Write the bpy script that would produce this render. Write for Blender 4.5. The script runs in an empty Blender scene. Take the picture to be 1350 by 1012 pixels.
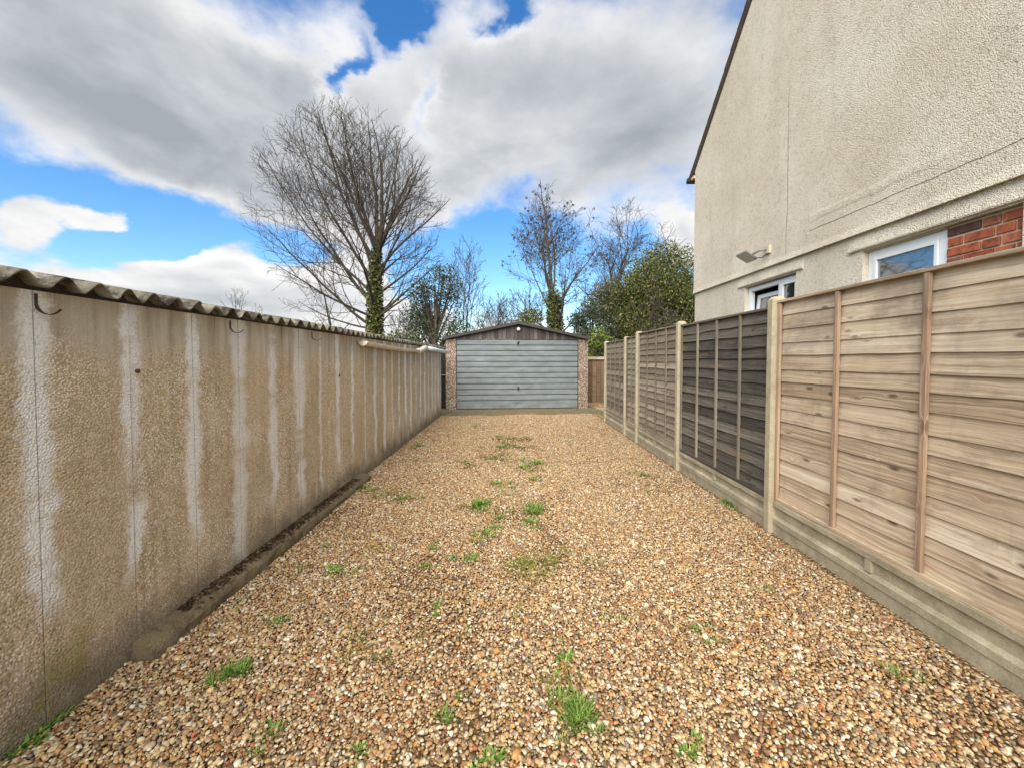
import bpy, math, random
import numpy as np
from mathutils import Vector, Matrix, noise as mnoise
random.seed(7)
RNG = np.random.default_rng(11)
R = math.radians
sc = bpy.context.scene
COL = sc.collection

# ------------------------------------------------------------------ camera
CAM_H, FPX, PITCH, HORIZON = 1.56, 525.0, R(1.75), 474.0
SHIFT = (HORIZON - 506 + FPX*math.tan(PITCH))/1350
cd = bpy.data.cameras.new('camera'); cam = bpy.data.objects.new('camera', cd); COL.objects.link(cam)
cd.sensor_width = 36; cd.sensor_fit = 'HORIZONTAL'; cd.lens = FPX/1350*36
cd.shift_y = SHIFT; cd.clip_start = 0.05; cd.clip_end = 3000
cam.location = (0, 0, CAM_H); cam.rotation_euler = (math.pi/2 - PITCH, 0, 0)
sc.camera = cam
sc.render.resolution_x, sc.render.resolution_y = 1024, 767

# ------------------------------------------------------------------ sun, exposure
SUN_EL, SUN_AZ = R(42), R(195)            # azimuth clockwise from +Y: behind the camera, a little to the left
sd = bpy.data.lights.new('sun', 'SUN'); sun = bpy.data.objects.new('sun', sd); COL.objects.link(sun)
sd.energy = 4.4; sd.angle = R(70); sd.color = (1.0, 0.95, 0.87)
to_sun = Vector((math.sin(SUN_AZ)*math.cos(SUN_EL), math.cos(SUN_AZ)*math.cos(SUN_EL), math.sin(SUN_EL)))
sun.rotation_euler = to_sun.to_track_quat('Z', 'Y').to_euler(); sun.location = (0, -5, 12)
vs = sc.view_settings
vs.view_transform = 'Standard'; vs.look = 'None'; vs.gamma = 1.0; vs.use_curve_mapping = False
vs.exposure = 0.88

# ------------------------------------------------------------------ node helpers
class NT:
    def __init__(s, tree):
        s.t = tree; s.t.nodes.clear()
    def n(s, typ, props=None, out=0, **ins):
        nd = s.t.nodes.new(typ)
        for k, v in (props or {}).items(): setattr(nd, k, v)
        for k, v in ins.items():
            key = k.replace('_', ' ')
            if key.startswith('i ') : key = int(key[2:])
            s.set(nd.inputs[key], v)
        return nd.outputs[out]
    def set(s, sock, v):
        if isinstance(v, bpy.types.NodeSocket): s.t.links.new(v, sock)
        else:
            if isinstance(v, (tuple, list)) and sock.type == 'RGBA' and len(v) == 3: v = (*v, 1)
            sock.default_value = v
    def m(s, op, a, b=0.0, c=0.0, clamp=False):
        nd = s.t.nodes.new('ShaderNodeMath'); nd.operation = op; nd.use_clamp = clamp
        for i, v in enumerate((a, b, c)): s.set(nd.inputs[i], v)
        return nd.outputs[0]
    def vm(s, op, a, b=(0,0,0), out=0):
        nd = s.t.nodes.new('ShaderNodeVectorMath'); nd.operation = op
        s.set(nd.inputs[0], a)
        if op == 'SCALE': s.set(nd.inputs['Scale'], b)
        else: s.set(nd.inputs[1], b)
        return nd.outputs[out]
    def mix(s, f, a, b, blend='MIX'):
        nd = s.t.nodes.new('ShaderNodeMix'); nd.data_type = 'RGBA'; nd.blend_type = blend
        s.set(nd.inputs[0], f); s.set(nd.inputs[6], a); s.set(nd.inputs[7], b)
        return nd.outputs[2]
    def ss(s, x, lo, hi):       # smoothstep
        nd = s.t.nodes.new('ShaderNodeMapRange'); nd.interpolation_type = 'SMOOTHSTEP'
        s.set(nd.inputs[0], x); s.set(nd.inputs[1], lo); s.set(nd.inputs[2], hi)
        return nd.outputs[0]
    def noise(s, vec, scale, detail=4, rough=0.55, dist=0.0, out=0):
        return s.n('ShaderNodeTexNoise', out=out, Vector=vec, Scale=scale, Detail=detail, Roughness=rough, Distortion=dist)
    def vor(s, vec, scale, rnd=1.0, feature='F1', out=0):
        return s.n('ShaderNodeTexVoronoi', {'feature': feature}, out=out, Vector=vec, Scale=scale, Randomness=rnd)
    def ramp(s, f, stops, interp='LINEAR'):
        nd = s.t.nodes.new('ShaderNodeValToRGB'); e = nd.color_ramp.elements; nd.color_ramp.interpolation = interp
        while len(e) < len(stops): e.new(0.5)
        for i, (p, c) in enumerate(stops): e[i].position = p; e[i].color = (*c, 1)
        s.set(nd.inputs[0], f); return nd.outputs[0]
    def xyz(s, v):
        nd = s.t.nodes.new('ShaderNodeSeparateXYZ'); s.set(nd.inputs[0], v); return nd.outputs
    def vec(s, x, y, z):
        nd = s.t.nodes.new('ShaderNodeCombineXYZ')
        for i, v in enumerate((x, y, z)): s.set(nd.inputs[i], v)
        return nd.outputs[0]
    def bump(s, h, strength=0.5, dist=0.01, normal=None):
        nd = s.t.nodes.new('ShaderNodeBump'); s.set(nd.inputs['Height'], h)
        nd.inputs['Strength'].default_value = strength; nd.inputs['Distance'].default_value = dist
        if normal is not None: s.set(nd.inputs['Normal'], normal)
        return nd.outputs[0]

def srgb(r, g, b):
    f = lambda c: (c/255/12.92 if c/255 <= .04045 else ((c/255+.055)/1.055)**2.4)
    return (f(r), f(g), f(b))

def material(name):
    m = bpy.data.materials.new(name); m.use_nodes = True
    return m, NT(m.node_tree)
def finish(m, nt, col, rough=0.85, normal=None, spec=0.3, metal=0.0, sss=None):
    b = nt.t.nodes.new('ShaderNodeBsdfPrincipled'); o = nt.t.nodes.new('ShaderNodeOutputMaterial')
    nt.set(b.inputs['Base Color'], col); nt.set(b.inputs['Roughness'], rough)
    b.inputs['Specular IOR Level'].default_value = spec; b.inputs['Metallic'].default_value = metal
    if normal is not None: nt.set(b.inputs['Normal'], normal)
    nt.t.links.new(b.outputs[0], o.inputs[0]); return m

# ------------------------------------------------------------------ sky with broken cloud
def px_dir(px, py):            # photograph pixel -> azimuth, elevation
    xc, yc = (px-675)/FPX, -(py-(506+1350*SHIFT))/FPX
    c, s_ = math.cos(PITCH), math.sin(PITCH)
    d = Vector((xc, c + yc*s_, yc*c - s_))
    return d
def azel(px, py):
    d = px_dir(px, py).normalized(); return math.atan2(d.x, d.y), math.asin(d.z)

def build_world():
    w = bpy.data.worlds.new('World'); sc.world = w; w.use_nodes = True
    nt = NT(w.node_tree)
    sky = nt.t.nodes.new('ShaderNodeTexSky'); sky.sky_type = 'NISHITA'; sky.sun_disc = False
    sky.sun_elevation = SUN_EL; sky.sun_rotation = SUN_AZ
    sky.air_density = 1.1; sky.dust_density = 0.25; sky.ozone_density = 3.0; sky.altitude = 50
    hs = nt.t.nodes.new('ShaderNodeHueSaturation'); hs.inputs['Saturation'].default_value = 1.3
    hs.inputs['Value'].default_value = 1.0; hs.inputs['Hue'].default_value = 0.503
    nt.set(hs.inputs['Color'], sky.outputs[0])
    blue = hs.outputs[0]
    d = nt.n('ShaderNodeTexCoord', out=0)      # Generated: the direction
    x, y, z = nt.xyz(d)
    zc = nt.m('MAXIMUM', z, 0.0)
    inv = nt.m('DIVIDE', 1.0, nt.m('ADD', zc, 0.32))
    az = nt.m('ARCTAN2', x, y); el = nt.m('ARCSINE', z)
    pw = nt.vec(nt.m('MULTIPLY', x, 1.0), y, nt.m('MULTIPLY', z, 1.6))
    wr = nt.xyz(nt.n('ShaderNodeTexNoise', out=1, Vector=pw, Scale=3.4, Detail=6.0, Roughness=0.58))
    wa = nt.m('MULTIPLY', nt.m('SUBTRACT', wr[0], 0.5), 0.62); we = nt.m('MULTIPLY', nt.m('SUBTRACT', wr[1], 0.5), 0.40)
    az = nt.m('ADD', az, nt.m('MULTIPLY', wa, nt.ss(el, 0.05, 0.5))); el2 = nt.m('ADD', el, nt.m('MULTIPLY', we, nt.ss(el, 0.0, 0.6)))
    puff = nt.noise(pw, 9.0, 6, 0.58)
    def field(off):
        p = nt.vm('ADD', nt.vec(nt.m('MULTIPLY', x, inv), nt.m('MULTIPLY', y, inv), nt.m('MULTIPLY', z, 0.9)), off)
        a = nt.noise(p, 1.45, 6, 0.50, 0.2)
        return a
    n1 = field((3.1, 0.4, 0.2)); n2 = field((3.1+0.03, 0.4-0.07, 0.2+0.10))
    # cloud banks (+) and clear gaps (-): pixel of the photograph, half sizes in px, weight
    blobs = [(90, 90, 330, 150, .36), (330, 180, 150, 105, .30), (800, 130, 250, 160, .34), (600, 90, 120, 90, .16), (430, 30, 60, 60, .14), (860, 230, 120, 70, .14),
             (600, 190, 70, 110, .12), (305, 335, 50, 40, .46), (200, 388, 170, 16, .22), (200, 335, 60, 20, -.16), (420, 400, 110, 45, .24),
             (520, 270, 80, 70, .20), (10, 290, 60, 36, .44), (135, 292, 62, 20, .56), (215, 352, 60, 14, .36), (900, 325, 30, 38, .28),
             (640, 420, 110, 35, .16),
             (498, 26, 26, 34, -.34), (640, 6, 26, 30, -.34), (428, 120, 22, 75, -.34), (585, 165, 28, 50, -.26), (500, 60, 50, 40, -.10),
             (180, 298, 240, 46, -.34), (275, 285, 70, 30, -.22), (640, 345, 65, 62, -.32), (560, 330, 40, 60, -.15), (690, 290, 60, 25, -.08)]
    tot = None
    for (bx_, by_, sx, sy, wt) in blobs:
        a0, e0 = azel(bx_, by_); a1, _ = azel(bx_+sx, by_); _, e1 = azel(bx_, by_-sy)
        u = nt.m('MULTIPLY', nt.m('SUBTRACT', az, a0), 1/max(.02, abs(a1-a0)))
        v = nt.m('MULTIPLY', nt.m('SUBTRACT', el2, e0), 1/max(.02, abs(e1-e0)))
        g = nt.m('EXPONENT', nt.m('MULTIPLY', nt.m('ADD', nt.m('MULTIPLY', u, u), nt.m('MULTIPLY', v, v)), -0.75))
        g = nt.m('MULTIPLY', g, wt)
        tot = g if tot is None else nt.m('ADD', tot, g)
    cov = nt.m('ADD', nt.m('ADD', nt.m('MULTIPLY', puff, 0.22), nt.m('MULTIPLY', n1, 0.80)), tot)
    low = nt.ss(el, 0.42, 0.20)                     # far cumulus seen from the side: bright tops, firmer edges
    mask = nt.ss(cov, nt.m('ADD', 0.44, nt.m('MULTIPLY', low, 0.08)), nt.m('SUBTRACT', 0.77, nt.m('MULTIPLY', low, 0.15)))
    thick = nt.ss(cov, 0.58, 0.92)
    # thicker cloud is greyer underneath; the side towards the sun is brighter
    lit = nt.m('ADD', nt.m('MULTIPLY', nt.m('SUBTRACT', n1, n2), 1.5), nt.m('MULTIPLY', nt.m('SUBTRACT', puff, 0.5), 0.35))
    grey = nt.m('SUBTRACT', thick, nt.m('MULTIPLY', low, 0.45))
    val = nt.m('ADD', nt.m('SUBTRACT', 0.90, nt.m('MULTIPLY', nt.m('MAXIMUM', grey, 0.0), 0.36)), lit)
    val = nt.m('MINIMUM', nt.m('MAXIMUM', val, 0.44), 1.1)
    tint = nt.mix(nt.ss(val, 0.35, 0.95), (0.86, 0.93, 1.0), (1.0, 0.99, 0.97))
    CL = 4.75
    cloud = nt.mix(1.0, tint, nt.vec(nt.m('MULTIPLY', val, CL), nt.m('MULTIPLY', val, CL), nt.m('MULTIPLY', val, CL)), 'MULTIPLY')
    col = nt.mix(nt.m('MULTIPLY', mask, 0.97), blue, cloud)
    bg = nt.t.nodes.new('ShaderNodeBackground'); nt.set(bg.inputs[0], col); bg.inputs[1].default_value = 0.12
    o = nt.t.nodes.new('ShaderNodeOutputWorld'); nt.t.links.new(bg.outputs[0], o.inputs[0])
build_world()

# ------------------------------------------------------------------ pixel helpers
def ground_at(px, py, z=0.0):
    d = px_dir(px, py); t = (z-CAM_H)/d.z; return Vector((d.x*t, d.y*t, z))
def at_depth(px, py, Y):
    d = px_dir(px, py); t = Y/d.y; return Vector((d.x*t, Y, CAM_H + d.z*t))

# ------------------------------------------------------------------ mesh helpers
class MB:
    def __init__(s): s.v = []; s.f = []
    def add(s, V, F):
        b = len(s.v); s.v += [tuple(p) for p in V]; s.f += [tuple(i+b for i in f) for f in F]; return s
    def box(s, x0, x1, y0, y1, z0, z1):
        return s.add([(x0,y0,z0),(x1,y0,z0),(x1,y1,z0),(x0,y1,z0),(x0,y0,z1),(x1,y0,z1),(x1,y1,z1),(x0,y1,z1)],
                     [(3,2,1,0),(4,5,6,7),(0,1,5,4),(1,2,6,5),(2,3,7,6),(3,0,4,7)])
    def prism(s, poly, axis, a, b):     # poly in the other two axes, extruded from a to b
        n = len(poly)
        def p(u, v, t): return {'x': (t,u,v), 'y': (u,t,v), 'z': (u,v,t)}[axis]
        V = [p(u,v,a) for u,v in poly] + [p(u,v,b) for u,v in poly]
        F = [tuple(range(n-1,-1,-1)), tuple(range(n,2*n))] + [(i,(i+1)%n,n+(i+1)%n,n+i) for i in range(n)]
        return s.add(V, F)
    def tube(s, pts, r, k=8, caps=True):
        pts = [Vector(p) for p in pts]; n = len(pts); rr = r if isinstance(r, (list,tuple)) else [r]*n
        V = []; up = None
        for i, p in enumerate(pts):
            t = (pts[min(i+1,n-1)] - pts[max(i-1,0)]).normalized()
            if up is None: up = t.orthogonal().normalized()
            a = (up - t*up.dot(t)).normalized(); up = a; b = t.cross(a)
            for j in range(k):
                q = 2*math.pi*j/k; V.append(p + (a*math.cos(q)+b*math.sin(q))*rr[i])
        F = [(i*k+j, i*k+(j+1)%k, (i+1)*k+(j+1)%k, (i+1)*k+j) for i in range(n-1) for j in range(k)]
        if caps: F += [tuple(range(k-1,-1,-1)), tuple(range((n-1)*k, n*k))]
        return s.add(V, F)
    def build(s, name, mat, parent=None, smooth=False, bevel=0.0, loc=None):
        return obj(name, s.v, s.f, mat, parent, smooth, bevel, loc)

def obj(name, V, F, mat, parent=None, smooth=False, bevel=0.0, loc=None):
    me = bpy.data.meshes.new(name); me.from_pydata(V, [], F); me.update()
    me.materials.append(mat)
    if smooth: me.polygons.foreach_set('use_smooth', [True]*len(me.polygons))
    return link(name, me, parent, bevel, loc)
def link(name, me, parent=None, bevel=0.0, loc=None):
    o = bpy.data.objects.new(name, me); COL.objects.link(o)
    if parent is not None: o.parent = parent
    if loc is not None: o.location = loc
    if bevel:
        b = o.modifiers.new('bevel', 'BEVEL'); b.width = bevel; b.segments = 2; b.limit_method = 'ANGLE'
    return o
def tag(o, label, cat, group=None):
    o['label'] = label; o['category'] = cat
    if group: o['group'] = group
    return o
def thing(name, label, cat, loc=(0,0,0), rz=0.0, group=None):
    o = bpy.data.objects.new(name, None); COL.objects.link(o); o.empty_display_size = 0.1
    o.location = loc; o.rotation_euler = (0,0,rz); return tag(o, label, cat, group)
def structure(o): o['kind'] = 'structure'; return o
def fnoise(x, y=0.0, z=0.0): return mnoise.noise((x, y, z))

# ------------------------------------------------------------------ materials
def mat_rand(nt):  return nt.n('ShaderNodeObjectInfo', out=5)      # Random
def mat_obj(nt):   return nt.n('ShaderNodeTexCoord', out=3)
def island(nt):    return nt.n('ShaderNodeNewGeometry', out=8)
def gpos(nt):      return nt.n('ShaderNodeNewGeometry', out=0)

def m_plain(name, col, rough=0.6, spec=0.4, var=0.12, scale=6.0, bump=0.0, bscale=40, metal=0.0):
    m, nt = material(name); p = mat_obj(nt)
    f = nt.noise(p, scale, 6, 0.6)
    c = nt.mix(f, tuple(v*(1-var*1.6) for v in col), tuple(min(1, v*(1+var*1.6)) for v in col))
    nrm = nt.bump(nt.noise(p, bscale, 4, 0.6), 0.5, bump) if bump else None
    return finish(m, nt, c, rough, nrm, spec, metal)

def m_wall_panel():
    """brown pebble-faced concrete, white lime runs down the joints (0.41 m apart), smoother pale band at the top"""
    m, nt = material('pebbled concrete'); p = mat_obj(nt); x, y, z = nt.xyz(p)
    j = nt.m('DIVIDE', nt.m('SUBTRACT', y, 1.65), 0.41); idx = nt.m('ROUND', j)
    dj = nt.m('MULTIPLY', nt.m('SUBTRACT', j, idx), 0.41)
    wob = nt.m('MULTIPLY', nt.m('SUBTRACT', nt.noise(nt.vec(nt.m('MULTIPLY', idx, 3.7), 0.0, nt.m('MULTIPLY', z, 1.6)), 1.7, 6, 0.66), 0.5), 0.26)
    wid = nt.m('ADD', 0.020, nt.m('MULTIPLY', nt.noise(nt.vec(nt.m('MULTIPLY', idx, 7.3), 3.0, nt.m('MULTIPLY', z, 1.2)), 1.9, 4, 0.6), 0.095))
    dd = nt.m('ABSOLUTE', nt.m('ADD', dj, nt.m('MULTIPLY', wob, nt.ss(z, 1.8, 0.6))))
    fine = nt.noise(p, 55, 4, 0.75)
    h2 = nt.n('ShaderNodeTexWhiteNoise', {'noise_dimensions': '1D'}, out=0, W=nt.m('ADD', nt.m('MULTIPLY', idx, 1.7), 5.13))
    wid = nt.m('MULTIPLY', wid, nt.m('ADD', 0.38, nt.m('MULTIPLY', h2, 1.15)))
    med = nt.noise(p, 13, 5, 0.7)
    dd2 = nt.m('ADD', dd, nt.m('ADD', nt.m('MULTIPLY', nt.m('SUBTRACT', fine, 0.5), 0.11), nt.m('MULTIPLY', nt.m('SUBTRACT', med, 0.5), 0.13)))
    foot = nt.n('ShaderNodeTexWhiteNoise', {'noise_dimensions': '1D'}, out=0, W=nt.m('ADD', idx, 0.37))
    reach = nt.ss(z, nt.m('MULTIPLY', foot, 0.38), nt.m('ADD', nt.m('MULTIPLY', foot, 0.38), 0.25))
    streak = nt.m('MULTIPLY', nt.ss(nt.m('DIVIDE', dd2, wid), 1.15, 0.35), reach)
    streak = nt.m('MULTIPLY', streak, nt.m('MULTIPLY', nt.m('ADD', 0.75, nt.m('MULTIPLY', foot, 0.4)), nt.ss(nt.noise(nt.vec(nt.m('MULTIPLY', idx, 5.1), 1.0, nt.m('MULTIPLY', z, 2.6)), 1.0, 4, 0.6), 0.28, 0.50)))
    seam = nt.ss(nt.m('ABSOLUTE', nt.m('ADD', dj, nt.m('MULTIPLY', nt.m('SUBTRACT', fine, .5), 0.012))), 0.005, 0.001)
    # pebbles
    v1 = nt.n('ShaderNodeTexVoronoi', {'feature': 'F1'}, Vector=p, Scale=105.0)
    vc = nt.n('ShaderNodeTexVoronoi', {'feature': 'F1'}, out=1, Vector=p, Scale=105.0)
    pr = nt.xyz(vc)[0]
    big = nt.noise(p, 1.4, 5, 0.6)
    peb_amt = nt.m('ADD', 0.62, nt.m('MULTIPLY', nt.m('SUBTRACT', big, 0.5), -1.5))
    reg = nt.m('SUBTRACT', 1.0, nt.m('MINIMUM', nt.m('MAXIMUM', peb_amt, 0.0), 1.0))
    peb = nt.m('MULTIPLY', nt.ss(v1, 0.66, 0.34), nt.m('ADD', 0.35, nt.m('MULTIPLY', reg, 0.9)), clamp=True)
    pk = nt.m('ADD', nt.m('MULTIPLY', pr, 0.82), nt.m('ADD', nt.m('MULTIPLY', reg, 0.16), nt.m('MULTIPLY', nt.ss(nt.noise(p, 2.3, 4, 0.6), 0.48, 0.66), 0.24)))
    topband = nt.ss(nt.m('ADD', z, nt.m('MULTIPLY', nt.noise(nt.vec(0.0, nt.m('MULTIPLY', y, 3.0), 0.0), 1.6, 3), 0.30)), 1.62, 1.84)
    peb = nt.m('MULTIPLY', peb, nt.m('SUBTRACT', 1.0, nt.m('MULTIPLY', topband, 0.9)))
    vert = nt.noise(nt.vec(nt.m('MULTIPLY', x, 4.0), nt.m('MULTIPLY', y, 9.0), nt.m('MULTIPLY', z, 0.7)), 1.5, 6, 0.6)
    base = nt.ramp(nt.m('ADD', nt.m('MULTIPLY', vert, 0.55), nt.m('MULTIPLY', nt.noise(p, 26, 5, 0.7), 0.45)),
                   [(0.30, srgb(148, 127, 96)), (0.48, srgb(198, 174, 136)), (0.64, srgb(219, 197, 160)), (0.80, srgb(230, 213, 182))])
    rnd = mat_rand(nt)
    base = nt.mix(nt.m('MULTIPLY', rnd, 0.3), base, srgb(174, 153, 122))
    base = nt.mix(nt.m('MULTIPLY', topband, 0.75), base, nt.ramp(vert, [(0.3, srgb(150, 138, 118)), (0.7, srgb(208, 198, 178))]))
    base = nt.mix(peb, base, nt.ramp(pk, [(0.05, srgb(112, 96, 74)), (0.30, srgb(166, 147, 117)), (0.55, srgb(204, 185, 154)), (0.72, srgb(228, 213, 185)), (0.82, srgb(244, 236, 218)), (1.0, srgb(252, 248, 240))]))
    # darker towards the foot of the wall, green and ochre algae patches
    gr = nt.ss(nt.m('ADD', z, nt.m('MULTIPLY', nt.m('SUBTRACT', nt.noise(p, 4, 5), 0.5), 0.5)), 0.36, 0.02)
    base = nt.mix(nt.m('MULTIPLY', gr, 0.72), base, srgb(84, 76, 60))
    alg = nt.m('MULTIPLY', nt.ss(nt.noise(p, 2.1, 4, 0.6), 0.60, 0.74), nt.ss(z, 0.75, 0.15))
    base = nt.mix(nt.m('MULTIPLY', alg, 0.55), base, srgb(140, 132, 58))
    base = nt.mix(nt.m('MULTIPLY', streak, nt.m('ADD', 0.42, nt.m('ADD', nt.m('MULTIPLY', nt.ss(v1, 0.75, 0.30), 0.38), nt.m('MULTIPLY', nt.ss(fine, 0.35, 0.62), 0.35))), clamp=True), base, srgb(238, 234, 224))
    base = nt.mix(nt.m('MULTIPLY', seam, 0.4), base, srgb(70, 62, 50))
    # small rust and drip marks at the top
    drip = nt.m('MULTIPLY', nt.ss(nt.noise(nt.vec(0.0, nt.m('MULTIPLY', y, 22.0), nt.m('MULTIPLY', z, 1.2)), 1.0, 3), 0.60, 0.75), nt.ss(z, 1.55, 1.84))
    base = nt.mix(nt.m('MULTIPLY', drip, 0.6), base, srgb(74, 60, 46))
    h = nt.m('ADD', nt.m('MULTIPLY', nt.m('SUBTRACT', 0.6, v1), nt.m('SUBTRACT', 1.0, nt.m('MULTIPLY', topband, 0.8))), nt.m('MULTIPLY', nt.noise(p, 160, 3, 0.7), 0.5))
    return finish(m, nt, base, 0.93, nt.bump(h, 0.9, 0.006), 0.15)

def m_wood(name, lo, mid, hi, knots=0.5, stain=0.4, stain_col=(40,36,30), gscale=1.0, upright=False):
    m, nt = material(name); p = mat_obj(nt); r = mat_rand(nt)
    p = nt.vm('ADD', p, nt.vec(nt.m('MULTIPLY', r, 37.0), nt.m('MULTIPLY', r, 91.0), nt.m('MULTIPLY', r, 53.0)))
    x, y, z = nt.xyz(p)
    if upright: y, z = z, nt.m('ADD', x, y)
    warp = nt.m('MULTIPLY', nt.noise(nt.vec(x, nt.m('MULTIPLY', y, 2.4), nt.m('MULTIPLY', z, 5.0)), 1.0, 3), 0.05)
    gz = nt.m('ADD', z, warp)
    kn = nt.n('ShaderNodeTexVoronoi', {'feature': 'F1'}, Vector=nt.vec(0.0, nt.m('MULTIPLY', y, 4.2), nt.m('MULTIPLY', z, 12.0)), Scale=1.0)
    kc = nt.xyz(nt.n('ShaderNodeTexVoronoi', {'feature': 'F1'}, out=1, Vector=nt.vec(0.0, nt.m('MULTIPLY', y, 4.2), nt.m('MULTIPLY', z, 12.0)), Scale=1.0))[0]
    has = nt.ss(kc, 0.30, 0.35)
    gz = nt.m('ADD', gz, nt.m('MULTIPLY', nt.m('MULTIPLY', nt.ss(kn, 0.34, 0.05), has), 0.03))
    g1 = nt.noise(nt.vec(x, nt.m('MULTIPLY', y, 1.1), nt.m('MULTIPLY', gz, 62.0*gscale)), 1.0, 5, 0.62)
    g2 = nt.noise(nt.vec(x, nt.m('MULTIPLY', y, 5.0), nt.m('MULTIPLY', gz, 240.0)), 1.0, 3, 0.6)
    f = nt.m('ADD', nt.m('MULTIPLY', g1, 0.72), nt.m('MULTIPLY', g2, 0.28))
    f = nt.m('ADD', f, nt.m('MULTIPLY', nt.m('SUBTRACT', r, 0.5), 0.24))
    c = nt.ramp(f, [(0.30, srgb(*lo)), (0.50, srgb(*mid)), (0.70, srgb(*hi))])
    st = nt.ss(nt.noise(nt.vec(x, nt.m('MULTIPLY', y, 2.2), nt.m('MULTIPLY', z, 5.5)), 1.0, 6, 0.68), 0.50, 0.72)
    c = nt.mix(nt.m('MULTIPLY', st, stain), c, srgb(*stain_col))
    tan = nt.ss(nt.noise(nt.vec(nt.m('ADD', x, 9.0), nt.m('MULTIPLY', y, 1.6), nt.m('MULTIPLY', z, 9.0)), 1.0, 4, 0.6), 0.56, 0.74)
    c = nt.mix(nt.m('MULTIPLY', tan, 0.35), c, nt.mix(0.6, srgb(*mid), srgb(170, 112, 62)))
    run = nt.ss(nt.noise(nt.vec(0.0, nt.m('MULTIPLY', nt.xyz(gpos(nt))[1], 9.0), nt.m('MULTIPLY', nt.xyz(gpos(nt))[2], 1.1)), 1.0, 6, 0.68), 0.54, 0.72)
    c = nt.mix(nt.m('MULTIPLY', run, 0.30), c, srgb(*stain_col))
    hl = nt.xyz(gpos(nt))[2]
    wx = nt.m('MULTIPLY', nt.ss(hl, 1.15, 1.95), nt.ss(nt.noise(gpos(nt), 2.6, 5, 0.6), 0.38, 0.66))
    c = nt.mix(nt.m('MULTIPLY', wx, 0.5), c, srgb(118, 106, 92))
    k = nt.m('MULTIPLY', nt.ss(kn, nt.m('MULTIPLY', kc, 0.24), nt.m('MULTIPLY', kc, 0.07)), has)
    c = nt.mix(nt.m('MULTIPLY', k, knots), c, srgb(70, 48, 32))
    h = nt.m('SUBTRACT', f, nt.m('MULTIPLY', k, 0.5))
    return finish(m, nt, c, 0.85, nt.bump(h, 0.8, 0.004), 0.2)

def m_concrete(name, lo, hi, green=0.35, bump=0.003):
    m, nt = material(name); p = mat_obj(nt); x, y, z = nt.xyz(p)
    f = nt.m('ADD', nt.m('MULTIPLY', nt.noise(p, 5, 6, 0.65), 0.6), nt.m('MULTIPLY', nt.noise(p, 120, 3, 0.7), 0.4))
    c = nt.ramp(f, [(0.32, srgb(*lo)), (0.66, srgb(*hi))])
    sp = nt.ss(nt.vor(p, 140), 0.28, 0.12)
    c = nt.mix(nt.m('MULTIPLY', sp, 0.35), c, srgb(226, 216, 190))
    g = nt.m('MULTIPLY', nt.ss(nt.noise(p, 7, 5, 0.65), 0.46, 0.66), green)
    c = nt.mix(g, c, srgb(112, 110, 62))
    pit = nt.ss(nt.vor(nt.vm('ADD', p, (3.3, 1.7, 0.4)), 60), 0.12, 0.06)
    c = nt.mix(nt.m('MULTIPLY', pit, 0.55), c, srgb(70, 64, 50))
    return finish(m, nt, c, 0.92, nt.bump(nt.m('SUBTRACT', f, nt.m('MULTIPLY', pit, 0.6)), 0.6, bump), 0.15)

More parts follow.
